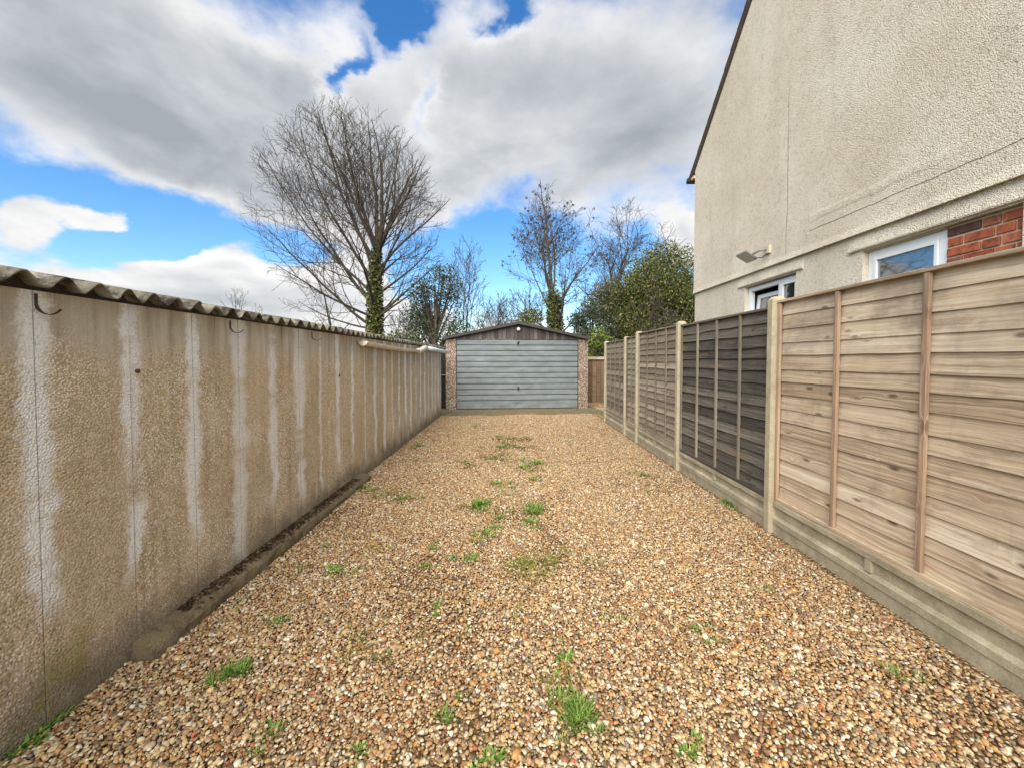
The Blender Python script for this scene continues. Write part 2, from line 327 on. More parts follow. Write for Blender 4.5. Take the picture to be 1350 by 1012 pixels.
def m_render():
    """cream roughcast"""
    m, nt = material('cream roughcast'); p = mat_obj(nt); x, y, z = nt.xyz(p)
    q = nt.vec(x, nt.m('MULTIPLY', y, 1.0), nt.m('MULTIPLY', z, 1.25))
    a = nt.noise(q, 56, 5, 0.68, 0.1); b = nt.vor(nt.vm('ADD', q, nt.vm('SCALE', nt.n('ShaderNodeTexNoise', out=1, Vector=q, Scale=55.0, Detail=2.0), 0.012)), 95)
    h = nt.m('ADD', nt.m('MULTIPLY', a, 1.0), nt.m('MULTIPLY', nt.m('SUBTRACT', 0.6, b), 0.55))
    big = nt.noise(p, 0.9, 6, 0.6)
    c = nt.ramp(nt.m('ADD', nt.m('MULTIPLY', big, 0.6), nt.m('MULTIPLY', a, 0.4)),
                [(0.32, srgb(204, 190, 164)), (0.52, srgb(227, 215, 191)), (0.70, srgb(239, 230, 211))])
    # rain staining drawn out downwards, and fine cracks
    st = nt.ss(nt.noise(nt.vec(x, nt.m('MULTIPLY', y, 3.0), nt.m('MULTIPLY', z, 0.45)), 1.3, 6, 0.62), 0.52, 0.72)
    c = nt.mix(nt.m('MULTIPLY', st, 0.13), c, srgb(140, 128, 106))
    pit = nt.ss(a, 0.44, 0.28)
    c = nt.mix(nt.m('MULTIPLY', pit, 0.55), c, srgb(122, 110, 90))  # hollows of the roughcast darkened in the colour, painted relief shade
    c = nt.mix(nt.m('MULTIPLY', nt.ss(nt.noise(p, 24, 5, 0.7), 0.50, 0.68), 0.38), c, srgb(150, 136, 110))  # coarser painted pit shade, so the texture carries to a distance
    # vertical crack (y about 4.79) and two long lines running along the old floor level
    wv = nt.m('MULTIPLY', nt.m('SUBTRACT', nt.noise(nt.vec(0.0, 0.0, z), 2.5, 5), 0.5), 0.10)
    dcr = nt.m('ABSOLUTE', nt.m('SUBTRACT', nt.m('ADD', y, wv), 4.80))
    cr = nt.m('MULTIPLY', nt.ss(dcr, 0.009, 0.002), nt.m('MULTIPLY', nt.ss(z, 2.78, 2.85), nt.ss(z, 5.1, 4.4)))
    wz = nt.m('MULTIPLY', nt.m('SUBTRACT', nt.noise(nt.vec(0.0, y, 0.0), 3.4, 8, 0.66), 0.5), 0.06)
    dz1 = nt.m('ABSOLUTE', nt.m('SUBTRACT', nt.m('ADD', z, wz), 2.965)); l1 = nt.m('MULTIPLY', nt.ss(dz1, 0.008, 0.002), nt.ss(y, 4.5, 4.3))
    l2 = nt.m('MULTIPLY', nt.ss(nt.m('ABSOLUTE', nt.m('SUBTRACT', nt.m('ADD', z, nt.m('MULTIPLY', wz, 2.0)), 3.10)), 0.055, 0.015), nt.m('MULTIPLY', nt.ss(y, 4.6, 4.2), nt.ss(y, 2.8, 3.3)))
    c = nt.mix(nt.m('MULTIPLY', nt.m('MAXIMUM', nt.m('MULTIPLY', cr, 0.22), nt.m('MULTIPLY', l1, nt.m('MULTIPLY', nt.noise(p, 3.0, 3), 0.75))), 1.0), c, srgb(96, 84, 66))
    h = nt.m('ADD', h, nt.m('SUBTRACT', nt.m('MULTIPLY', l2, 0.8), nt.m('MULTIPLY', nt.m('MAXIMUM', l1, cr), 1.2)))
    return finish(m, nt, c, 0.93, nt.bump(h, 1.0, 0.014), 0.12)

def m_board(name, lo, hi):
    m, nt = material(name); p = mat_obj(nt); r = mat_rand(nt); x, y, z = nt.xyz(p)
    f = nt.noise(nt.vec(nt.m('MULTIPLY', x, 40.0), y, nt.m('MULTIPLY', z, 3.0)), 1.0, 4, 0.6)
    c = nt.ramp(nt.m('ADD', nt.m('MULTIPLY', f, 0.5), nt.m('MULTIPLY', r, 0.5)), [(0.2, srgb(*lo)), (0.8, srgb(*hi))])
    return finish(m, nt, c, 0.7, None, 0.25)
def m_leaf(name, cols, rough=0.55, spec=0.35):
    m, nt = material(name); r = island(nt)
    n = len(cols); c = nt.ramp(r, [(i/(n-1), srgb(*k)) for i, k in enumerate(cols)])
    return finish(m, nt, c, rough, None, spec)
def m_bark(name, lo, hi):
    m, nt = material(name); p = gpos(nt); x, y, z = nt.xyz(p)
    f = nt.noise(nt.vec(nt.m('MULTIPLY', x, 3.0), nt.m('MULTIPLY', y, 3.0), z), 4, 5, 0.6)
    return finish(m, nt, nt.ramp(f, [(0.35, srgb(*lo)), (0.65, srgb(*hi))]), 0.9, None, 0.1)

def m_stone():
    m, nt = material('pebble'); r = mat_rand(nt); p = mat_obj(nt)
    cols = [(0.00, (226, 206, 168)), (0.09, (204, 170, 122)), (0.20, (184, 144, 100)), (0.31, (220, 190, 138)), (0.41, (160, 112, 68)),
            (0.50, (206, 188, 160)), (0.58, (150, 126, 100)), (0.66, (238, 228, 206)), (0.73, (196, 152, 116)), (0.80, (120, 88, 62)),
            (0.855, (214, 160, 92)), (0.90, (146, 136, 122)), (0.935, (250, 243, 228)), (0.960, (104, 92, 80)), (0.982, (188, 100, 66))]
    c = nt.ramp(r, [(a, srgb(*k)) for a, k in cols], 'CONSTANT')
    f = nt.noise(nt.vm('ADD', p, nt.vec(nt.m('MULTIPLY', r, 400.0), 0.0, 0.0)), 1.6, 5, 0.65)
    c = nt.mix(nt.m('MULTIPLY', nt.ss(f, 0.42, 0.72), 0.45), c, srgb(150, 112, 72))
    c = nt.mix(nt.m('MULTIPLY', nt.ss(f, 0.52, 0.30), 0.35), c, srgb(238, 224, 196))
    c = nt.mix(1.0, c, (0.63, 0.605, 0.525), 'MULTIPLY')
    return finish(m, nt, c, 0.62, None, 0.35)

def m_soil():
    m, nt = material('gritty soil'); p = gpos(nt)
    v = nt.n('ShaderNodeTexVoronoi', {'feature': 'F1'}, Vector=p, Scale=60.0)
    vc = nt.xyz(nt.n('ShaderNodeTexVoronoi', {'feature': 'F1'}, out=1, Vector=p, Scale=60.0))[0]
    c = nt.ramp(vc, [(0, srgb(112, 88, 60)), (0.5, srgb(160, 128, 88)), (0.8, srgb(186, 156, 114)), (1, srgb(206, 186, 156))])
    c = nt.mix(nt.ss(v, 0.3, 0.7), c, srgb(84, 66, 44))
    return finish(m, nt, c, 0.95, nt.bump(v, 0.8, -0.01), 0.1)

M = {}
M['wall'] = m_wall_panel()
M['wood_new'] = m_wood('newer brown timber', (134,112,88), (190,168,137), (218,202,174), 0.72, 0.62, (122,106,88))
M['wood_batten'] = m_wood('brown batten timber', (130,104,82), (170,142,114), (192,168,138), 0.4, 0.4, (100,82,64), 1.0, True)
M['wood_dark'] = m_wood('dark weathered timber', (56,51,44), (90,83,72), (132,122,106), 0.6, 0.5, (46,42,36))
M['wood_grey'] = m_wood('grey weathered timber', (100,88,72), (146,131,110), (178,162,138), 0.6, 0.40, (66,58,48))
M['wood_old'] = m_wood('old grey brown timber', (94,84,70), (132,119,101), (160,146,124), 0.5, 0.40, (62,56,46))
M['batten_grey'] = m_wood('grey batten timber', (92,84,70), (124,114,96), (148,136,116), 0.3, 0.3, (80,72,60), 1.0, True)
M['fascia'] = m_board('dark brown stained timber', (58,50,46), (108,98,92))
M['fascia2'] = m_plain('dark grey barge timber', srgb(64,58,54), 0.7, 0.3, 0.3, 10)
M['post'] = m_concrete('pale post concrete', (136,124,98), (192,178,148), 0.28)
M['gravel_board'] = m_concrete('gravel board concrete', (122,112,90), (186,174,146), 0.28)
M['kerb'] = m_concrete('mossy kerb concrete', (70,58,42), (128,110,84), 0.3, 0.02)
M['slab'] = m_concrete('slab concrete', (82,70,50), (122,108,80), 0.35)
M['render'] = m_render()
M['white'] = m_plain('white plastic frame', (0.78,0.79,0.78), 0.35, 0.5, 0.03, 3)
M['cream_plastic'] = m_plain('cream gutter plastic', srgb(226,214,192), 0.45, 0.4, 0.12, 5)
M['white_pipe'] = m_plain('white plastic pipe', srgb(226,230,226), 0.4, 0.4, 0.06, 5)
M['black'] = m_plain('black metal', (0.02,0.02,0.02), 0.4, 0.4)
M['grey_metal'] = m_plain('grey light housing', srgb(112,108,104), 0.5, 0.4)
M['rust'] = m_plain('rusty iron', srgb(88,66,50), 0.85, 0.2, 0.35, 30)
M['mortar'] = m_plain('mortar', srgb(206,190,162), 0.95, 0.1, 0.12, 40, 0.002)
M['lintel'] = m_plain('smooth lintel render', srgb(196,182,150), 0.9, 0.15, 0.12, 9, 0.003, 60)
M['tile'] = m_plain('dark roof tile', srgb(92,82,74), 0.85, 0.2, 0.25, 8, 0.003)
M['felt'] = m_plain('dark roofing felt', srgb(74,72,70), 0.9, 0.2, 0.25, 20, 0.002)
M['interior'] = m_plain('dim room', srgb(120,112,104), 0.9)
M['soil'] = m_soil()
M['stone'] = m_stone()
M['bark'] = m_bark('grey brown bark', (52,46,38), (90,80,67))
M['bark2'] = m_bark('pale ash bark', (62,56,46), (102,93,78))
M['ivy'] = m_leaf('ivy leaf', [(44,52,22), (70,78,34), (96,98,44), (120,116,56)])
M['evergreen'] = m_leaf('evergreen leaf', [(46,54,22), (72,80,32), (96,100,42), (124,120,56)])
M['olive_leaf'] = m_leaf('dull green leaf', [(54,58,32), (80,82,46), (104,100,60)])
M['holly'] = m_leaf('dark glossy leaf', [(34,44,28), (54,64,38), (78,84,52)], 0.35, 0.5)
M['bright_leaf'] = m_leaf('bright green leaf', [(70,88,26), (98,114,38), (126,134,54)])
M['seed'] = m_leaf('dry seed bunch', [(58,42,34), (84,60,46), (104,78,60)], 0.9, 0.1)
M['grass'] = m_leaf('grass blade', [(58,84,28), (84,114,38), (106,136,48), (142,146,76)], 0.5, 0.3)
M['drygrass'] = m_leaf('mossy blade', [(74,78,30), (104,100,42), (128,116,60)], 0.7, 0.2)
M['litter'] = m_leaf('dark litter', [(34,28,20), (58,44,30), (86,66,44)], 0.95, 0.1)

def m_door():
    m, nt = material('grey painted steel'); p = mat_obj(nt); x, y, z = nt.xyz(p)
    f = nt.noise(nt.vec(nt.m('MULTIPLY', x, 0.7), y, nt.m('MULTIPLY', z, 2.2)), 3.0, 6, 0.6)
    c = nt.ramp(f, [(0.3, srgb(98,103,101)), (0.55, srgb(115,120,118)), (0.75, srgb(128,133,130))])
    sc_ = nt.ss(nt.noise(nt.vec(nt.m('MULTIPLY', x, 3.0), y, nt.m('MULTIPLY', z, 9.0)), 2.0, 6, 0.7), 0.62, 0.76)
    c = nt.mix(nt.m('MULTIPLY', sc_, 0.35), c, srgb(150,156,152))
    dirt = nt.m('MULTIPLY', nt.ss(z, 0.30, 0.0), nt.ss(nt.noise(p, 5, 5), 0.35, 0.7))
    c = nt.mix(nt.m('MULTIPLY', dirt, 0.65), c, srgb(104,98,82))
    return finish(m, nt, c, 0.55, nt.bump(f, 0.25, 0.02), 0.35)
M['door'] = m_door()
def m_aggregate():
    m, nt = material('pink spar aggregate'); p = mat_obj(nt)
    v = nt.vor(p, 42); vc = nt.xyz(nt.n('ShaderNodeTexVoronoi', {'feature': 'F1'}, out=1, Vector=p, Scale=42.0))[0]
    c = nt.ramp(vc, [(0.0, srgb(116,98,84)), (0.25, srgb(144,124,106)), (0.50, srgb(164,144,124)), (0.75, srgb(182,166,146)), (0.92, srgb(98,84,76))], 'CONSTANT')
    c = nt.mix(nt.ss(v, 0.45, 0.75), c, srgb(100,80,66))
    return finish(m, nt, c, 0.85, nt.bump(v, 0.8, -0.008), 0.25)
M['aggregate'] = m_aggregate()
def m_brick():
    m, nt = material('red brick'); p = mat_obj(nt); r = mat_rand(nt)
    q = nt.vm('ADD', p, nt.vec(nt.m('MULTIPLY', r, 31.0), 0.0, 0.0))
    c = nt.ramp(r, [(0.0, srgb(152,82,58)), (0.35, srgb(178,100,70)), (0.6, srgb(142,78,60)), (0.8, srgb(190,116,84)), (0.92, srgb(92,68,62))], 'LINEAR')
    f = nt.noise(q, 24, 6, 0.7)
    c = nt.mix(nt.m('MULTIPLY', nt.ss(f, 0.46, 0.68), 0.7), c, srgb(76,50,43))
    c = nt.mix(nt.m('MULTIPLY', nt.ss(f, 0.44, 0.30), 0.4), c, srgb(206,146,110))
    return finish(m, nt, c, 0.9, nt.bump(f, 0.7, 0.006), 0.15)
M['brick'] = m_brick()
def m_glass():
    m, nt = material('window glass')
    finish(m, nt, (0.015,0.018,0.02), 0.03, None, 0.9)
    next(n for n in nt.t.nodes if n.type == 'BSDF_PRINCIPLED').inputs['IOR'].default_value = 2.3
    return m
M['glass'] = m_glass()
def m_sheet():
    m, nt = material('weathered cement sheet'); p = mat_obj(nt)
    f = nt.noise(p, 9, 6, 0.68)
    c = nt.ramp(f, [(0.3, srgb(84,78,66)), (0.5, srgb(126,118,102)), (0.7, srgb(166,158,140))])
    l = nt.ss(nt.noise(nt.vm('ADD', p, (5,2,1)), 14, 5, 0.7), 0.56, 0.68)
    c = nt.mix(nt.m('MULTIPLY', l, 0.6), c, srgb(96,90,44))
    k = nt.ss(nt.noise(nt.vm('ADD', p, (1,7,3)), 9, 6, 0.72), 0.45, 0.62)
    c = nt.mix(nt.m('MULTIPLY', k, 0.85), c, srgb(44,40,32))
    return finish(m, nt, c, 0.92, nt.bump(nt.noise(p, 60, 4, 0.7), 0.6, 0.005), 0.1)
M['sheet'] = m_sheet()
def m_field():
    m, nt = material('rough grass ground'); p = gpos(nt)
    c = nt.ramp(nt.noise(p, 0.8, 8, 0.65), [(0.3, srgb(70,72,36)), (0.7, srgb(112,108,58))])
    return finish(m, nt, c, 0.95, None, 0.1)
M['field'] = m_field()

# ------------------------------------------------------------------ the ground
structure(MB().add([(-900,-900,-0.06),(900,-900,-0.06),(900,900,-0.06),(-900,900,-0.06)], [(0,1,2,3)]).build('ground', M['field']))
WX, FX = -1.98, 2.34
def gh(x, y):         # the drive's gentle unevenness
    return 0.014*fnoise(x*0.9, y*0.7, 3.0) + 0.008*fnoise(x*2.6, y*2.6, 9.0) - 0.020*(math.exp(-((x-0.95)/0.22)**2)+math.exp(-((x+0.60)/0.22)**2))
gx = np.linspace(-2.2, 2.6, 25); gy = np.linspace(-3.0, 16.0, 96)
V = [(x, y, gh(x, y)-0.012) for y in gy for x in gx]
F = [(j*25+i, j*25+i+1, (j+1)*25+i+1, (j+1)*25+i) for j in range(95) for i in range(24)]
V2 = [(2.6, 10.2, -0.012), (5.0, 10.2, -0.012), (5.0, 16.0, -0.012), (2.6, 16.0, -0.012)]
structure(obj('driveway', V+V2, F+[(len(V), len(V)+1, len(V)+2, len(V)+3)], M['soil'], smooth=True))

def build_gravel():
    kinds = []
    gc = bpy.data.collections.new('pebble kinds')
    rng = random.Random(5)
    for k in range(9):
        # angular rounded stone: cube sphere-ish, 26 verts
        V = []; 
        base = [(math.cos(a)*math.cos(b), math.sin(a)*math.cos(b), math.sin(b)) for b in (-0.95, -0.1, 0.75) for a in [2*math.pi*i/7 + b for i in range(7)]]
        base = [(0,0,-1)] + base + [(0,0,1)]
        ax = (rng.uniform(0.85,1.25), rng.uniform(0.62,0.9), rng.uniform(0.38,0.62))
        for b in base:
            s = 1 + 0.32*mnoise.noise((b[0]*1.1+k*7, b[1]*1.1, b[2]*1.1)) + 0.12*mnoise.noise((b[0]*2.6, b[1]*2.6+k*3, b[2]*2.6))
            V.append((b[0]*ax[0]*s, b[1]*ax[1]*s, b[2]*ax[2]*s))
        F = [(0, 1+(i+1)%7, 1+i) for i in range(7)]
        for rr in range(2):
            o = 1+rr*7
            F += [(o+i, o+(i+1)%7, o+7+(i+1)%7, o+7+i) for i in range(7)]
        F += [(15+i, 15+(i+1)%7, 22) for i in range(7)]
        me = bpy.data.meshes.new('pebble'); me.from_pydata(V, [], F); me.update(); me.materials.append(M['stone'])
        me.polygons.foreach_set('use_smooth', [True]*len(me.polygons))
        gc.objects.link(bpy.data.objects.new('pebble', me))
    pts = []
    def lay(x0, x1, y0, y1, step, keep=1.0):
        nx, ny = int((x1-x0)/step), int((y1-y0)/step)
        X, Y = np.meshgrid(x0+(np.arange(nx)+.5)*step, y0+(np.arange(ny)+.5)*step)
        X = X.ravel()+RNG.uniform(-.6,.6,X.size)*step; Y = Y.ravel()+RNG.uniform(-.6,.6,Y.size)*step
        k = RNG.random(X.size) < keep
        pts.append(np.stack([X[k], Y[k]], 1))
    lay(WX+0.01, FX-0.03, 0.6, 6.0, 0.0128)
    lay(WX+0.01, FX-0.03, 6.0, 11.62, 0.0150)
    lay(FX-0.05, 4.4, 10.3, 15.0, 0.026); lay(2.45, 3.2, 11.6, 15.0, 0.026)
    P = np.concatenate(pts)
    # keep off the slab in front of the garage, and off the kerb
    slab = (P[:,0] > -2.15) & (P[:,0] < 2.62) & (P[:,1] > 11.42 + 0.105*(P[:,0]-0.195) + 0.10*RNG.random(len(P))**3 + 0.05*np.sin(P[:,0]*5.0) + 0.03*np.sin(P[:,0]*17.0)) & (P[:,1] < 18)
    kerb = (P[:,0] < WX+0.135) & (P[:,1] > 2.0) & (P[:,1] < 5.25)
    P = P[~(slab | kerb)]
    thin = np.array([fnoise(a*1.3, b*0.9, 21.0) + 0.5*fnoise(a*4.1, b*3.3, 5.0) + 0.25*math.exp(-((a-0.1)/0.4)**2) for a, b in P])
    P = P[RNG.random(len(P)) > np.clip((thin-0.25)*1.3, 0, 0.42)]
    n = len(P)
    Z = np.array([gh(a, b) for a, b in P]) + RNG.uniform(-0.004, 0.007, n)
    # the stones heap up a little along the fence boards
    me = bpy.data.meshes.new('gravel'); me.vertices.add(n)
    me.vertices.foreach_set('co', np.column_stack([P, Z]).ravel())
    def attr(name, typ, data):
        a = me.attributes.new(name, typ, 'POINT'); a.data.foreach_set('vector' if typ == 'FLOAT_VECTOR' else 'value', data.ravel())
    rot = np.column_stack([RNG.normal(0, .35, n), RNG.normal(0, .35, n), RNG.uniform(0, 6.283, n)])
    size = np.clip(RNG.lognormal(math.log(0.0093), 0.30, n), 0.0050, 0.024)
    attr('rot', 'FLOAT_VECTOR', rot.astype(np.float32)); attr('size', 'FLOAT', size.astype(np.float32))
    attr('kind_id', 'INT', RNG.integers(0, 9, n).astype(np.int32))
    o = link('gravel', me); o['kind'] = 'stuff'; o['label'] = 'mixed tan, cream and brown pebbles covering the drive'; o['category'] = 'gravel'
    ng = bpy.data.node_groups.new('gravel', 'GeometryNodeTree')
    ng.interface.new_socket('Geometry', in_out='INPUT', socket_type='NodeSocketGeometry')
    ng.interface.new_socket('Geometry', in_out='OUTPUT', socket_type='NodeSocketGeometry')
    N = ng.nodes; L = ng.links
    gi, go = N.new('NodeGroupInput'), N.new('NodeGroupOutput')
    ci = N.new('GeometryNodeCollectionInfo'); ci.inputs['Collection'].default_value = gc; ci.inputs['Separate Children'].default_value = True; ci.inputs['Reset Children'].default_value = True
    ip = N.new('GeometryNodeInstanceOnPoints'); ip.inputs['Pick Instance'].default_value = True
    def na(name, t):
        a = N.new('GeometryNodeInputNamedAttribute'); a.data_type = t; a.inputs['Name'].default_value = name; return a.outputs['Attribute']
    L.new(gi.outputs[0], ip.inputs['Points']); L.new(ci.outputs[0], ip.inputs['Instance'])
    L.new(na('kind_id', 'INT'), ip.inputs['Instance Index']); L.new(na('size', 'FLOAT'), ip.inputs['Scale'])
    er = N.new('FunctionNodeEulerToRotation'); L.new(na('rot', 'FLOAT_VECTOR'), er.inputs[0]); L.new(er.outputs[0], ip.inputs['Rotation'])
    L.new(ip.outputs[0], go.inputs[0])
    md = o.modifiers.new('scatter', 'NODES'); md.node_group = ng
build_gravel()

# ------------------------------------------------------------------ kerb along the concrete wall
def build_kerb():
    N = 110; ys = np.linspace(2.03, 5.15, N); V = []
    for i, y in enumerate(ys):
        end = max(0, 1-i/3.0)
        h = 0.085 - 0.012*(y-2)/3 - 0.018*end; w = 0.138 - 0.03*end
        prof = [(-0.02, -0.05), (w, -0.05), (w+.003, h*.4), (w, h-.024), (w-.010, h-.007), (w-.028, h), (w*.6, h+.004), (w*.3, h+.008), (-0.02, h+.012)]
        for j, (px_, pz_) in enumerate(prof):
            q = 0.0 if j in (0, 8) else 1.0
            d1 = 0.010*fnoise(y*7, j*.5, 1) + 0.006*fnoise(y*23, j*.9, 5); d2 = 0.008*fnoise(y*9, j*.5, 8) + 0.006*fnoise(y*27, j*.9, 3)
            V.append((WX+px_+d1*q, y, pz_+(d2*q if j > 1 else 0)))
    n = 9
    F = [(i*n+j, i*n+(j+1)%n, (i+1)*n+(j+1)%n, (i+1)*n+j) for i in range(N-1) for j in range(n)]
    F += [tuple(range(n)), tuple(range((N-1)*n+n-1, (N-1)*n-1, -1))]
    k = obj('kerb', V, F, M['kerb']); tag(k, 'mossy concrete kerb strip along the foot of the pebbled wall', 'kerb')
    # crumbs of litter lying in the corner on the kerb
    rg = np.random.default_rng(3); V = []; F = []
    for i in range(3200):
        y = rg.uniform(2.3, 4.9); x = WX + abs(rg.normal(0, 0.045)) + 0.004
        if x > WX+0.12 or fnoise(y*2.2, 5) < -0.28: continue
        z = 0.086 - 0.012*(y-2)/3 + rg.uniform(0, .012); s = rg.uniform(.006, .018); a = rg.uniform(0, 6.28); b = len(V)
        ca, sa = math.cos(a)*s, math.sin(a)*s
        V += [(x-ca, y-sa, z), (x+sa*.5, y-ca*.5, z+.004), (x+ca, y+sa, z+rg.uniform(0,.008)), (x-sa*.5, y+ca*.5, z)]; F.append((b, b+1, b+2, b+3))
    o = obj('leaf_litter', V, F, M['litter']); o['kind'] = 'stuff'; o['label'] = 'dark crumbled leaf litter lying on the kerb strip'; o['category'] = 'leaf litter'
build_kerb()

# ------------------------------------------------------------------ the neighbour's concrete garage along the left
def build_row():
    t = thing('concrete_outbuilding', 'long pebbled concrete panel outbuilding with corrugated roof, white streaked joints', 'outbuilding')
    y0, y1 = -1.63, 11.08; k = 0; y = y0
    rg = random.Random(4)
    while y < y1-0.1:
        a, b = y+0.0003, y+0.41-0.0003; off = rg.uniform(-0.002, 0.002); lean = rg.uniform(-0.004, 0.006)
        bv = 0.0025
        prof = [(WX-0.055, a), (WX-0.055, b), (WX+off-bv, b), (WX+off, b-bv), (WX+off, a+bv), (WX+off-bv, a)]
        mb = MB(); V = [(px, py, -0.1) for px, py in prof] + [(px+lean, py, 1.845) for px, py in prof]
        n = 6; F = [tuple(range(n)), tuple(range(2*n-1, n-1, -1))] + [(i, n+i, n+(i+1)%n, (i+1)%n) for i in range(n)]
        obj('wall_panel', V, F, M['wall'], t); y += 0.41; k += 1
    yend = y
    MB().prism([(-5.2,-0.1),(WX-0.06,-0.1),(WX-0.06,1.87),(-5.2,2.40)], 'y', yend-0.058, yend-0.004).build('end_wall', M['wall'], t)
    MB().prism([(-5.2,-0.1),(WX-0.06,-0.1),(WX-0.06,1.87),(-5.2,2.40)], 'y', y0, y0+0.055).build('end_wall', M['wall'], t)
    MB().box(-5.26, -5.2, y0, yend, -0.1, 2.44).build('back_wall', M['wall'], t)
    MB().box(WX-0.052, WX-0.010, y0, yend, 1.846, 1.90).build('eaves_rail', M['fascia2'], t)  # closes the gap under the roof; dark colour stands in for eaves shadow
    # corrugated sheets: 0.146 m pitch, falling towards the drive; each sheet 7 corrugations
    pitch, amp, sl = 0.1463, 0.028, math.tan(R(9.5))
    ys0 = y0-0.06; ns = int((yend+0.1-ys0)/(pitch*7))+1
    for s in range(ns):
        ya = ys0 + s*pitch*7; yb = min(ya + pitch*7.45, yend+0.12)
        if yb-ya < 0.2: break
        q = 10; n = int((yb-ya)/pitch*q); V = []; lift = 0.004 + 0.007*(s % 2); ex = rg.uniform(-0.012, 0.012)
        for xx in (WX+0.070+ex, WX-0.25, WX-1.5, -5.3):
            for i in range(n+1):
                yy = ya+(yb-ya)*i/n; ph = 2*math.pi*(yy-1.575)/pitch
                edge = (0.014*fnoise(yy*5, s) + 0.007*fnoise(yy*31, s*3.0)) if xx > WX else 0
                z = 1.878 + lift + (WX+0.07-xx)*sl + amp*math.cos(ph + 0.35*fnoise(yy*2.1, 8)) + 0.006*fnoise(yy*0.8, 3) + (0.006*fnoise(yy*19, s*2.0) if xx > WX else 0)
                V.append((xx+edge, yy, z))
        m = len(V); V += [(a, b, c-0.010) for a, b, c in V]; w = n+1
        F = []
        for r_ in range(3):
            for i in range(n):
                a = r_*w+i; F.append((a, a+1, a+w+1, a+w)); F.append((m+a+w, m+a+w+1, m+a+1, m+a))
        for i in range(n): F.append((i+1, i, m+i, m+i+1))
        for r_ in range(3):
            for e in (0, n):
                a = r_*w+e; F.append((a, a+w, m+a+w, m+a) if e == 0 else (a+w, a, m+a, m+a+w))
        obj('roof_sheet', V, F, M['sheet'], t, smooth=True)
    # old gutter brackets
    for yy in (1.66, 2.80, 3.94, 5.05):
        pts = [(WX+0.004, yy, 1.83), (WX+0.004, yy, 1.79)]
        for i in range(9):
            a = math.pi + math.pi*0.86*i/8; pts.append((WX+0.043+0.039*math.cos(a), yy+0.003*i, 1.785+0.039*math.sin(a)))
        mb = MB(); V = []
        for i, p in enumerate(pts):
            w = 0.006
            V += [(p[0], p[1]-w, p[2]), (p[0], p[1]+w, p[2])]
        nrm = 0.003; m = len(V); V += [(a+nrm, b, c+nrm) for a, b, c in V]
        F = []
        for i in range(len(pts)-1):
            a = 2*i; F += [(a, a+1, a+3, a+2), (m+a+2, m+a+3, m+a+1, m+a), (a, a+2, m+a+2, m+a), (a+3, a+1, m+a+1, m+a+3)]
        obj('gutter_bracket', V, F, M['rust'], t)
    # bolts through the panels
    for yy, zz in ((2.10, 1.50), (4.56, 1.38), (7.9, 1.45)):
        MB().tube([(WX-0.01, yy, zz), (WX+0.010, yy, zz)], 0.011, 8).build('bolt', M['rust'], t, True)
    # half-round gutter with stop end, sagging joint in the middle, then an off-set pipe to the garage
    def gutter(pa, pb, r, mat, stop):
        n = 10; st = 14; V = []; pa, pb = Vector(pa), Vector(pb)
        for i in range(st+1):
            u = i/st; c = pa.lerp(pb, u); c.z += -0.016*math.sin(math.pi*u)
            for j in range(n+1):
                a = math.pi + math.pi*j/n
                V.append((c.x+r*math.cos(a), c.y, c.z+r*math.sin(a)))
        m = len(V); cnt = n+1
        for i in range(st+1):
            c = pa.lerp(pb, i/st); c.z += -0.016*math.sin(math.pi*i/st)
            for j in range(n+1):
                a = math.pi + math.pi*j/n; V.append((c.x+(r-.004)*math.cos(a), c.y, c.z+(r-.004)*math.sin(a)))
        F = []
        for i in range(st):
            for j in range(n):
                a = i*cnt+j; F += [(a, a+cnt, a+cnt+1, a+1), (m+a+1, m+a+cnt+1, m+a+cnt, m+a)]
            for j in (0, n):
                a = i*cnt+j; F.append((a, m+a, m+a+cnt, a+cnt))
        if stop: F.append(tuple(range(n, -1, -1)))
        o = obj('gutter', V, F, mat, t, smooth=False); return o
    gxx = WX+0.072
    g = gutter((gxx, 5.12, 1.795), (gxx, 8.15, 1.755), 0.056, M['cream_plastic'], True)
    MB().prism([(gxx+0.062*math.cos(math.pi+math.pi*j/10), 1.797+0.062*math.sin(math.pi+math.pi*j/10)) for j in range(11)], 'y', 5.10, 5.17).build('stop_end', M['cream_plastic'], g)
    for yy in (5.62, 6.9):
        z = 1.795-0.04*(yy-5.12)/3.03 - 0.016*math.sin(math.pi*(yy-5.12)/3.03)
        MB().prism([(gxx+0.0605*math.cos(math.pi+math.pi*j/10), z+0.0605*math.sin(math.pi+math.pi*j/10)) for j in range(11)], 'y', yy, yy+0.05).build('gutter_clip', M['cream_plastic'], g)
    MB().tube([(gxx, 8.05, 1.735), (gxx, 8.2, 1.735), (gxx+.01, 8.55, 1.80), (gxx+0.01, 8.8, 1.815)], 0.055, 12).build('offset_bend', M['cream_plastic'], t, True)
    MB().tube([(gxx+0.01, 8.75, 1.815), (gxx+0.01, 10.0, 1.80), (gxx+0.0, 11.75, 1.77)], 0.048, 12).build('drain_pipe', M['white_pipe'], t, True)
build_row()

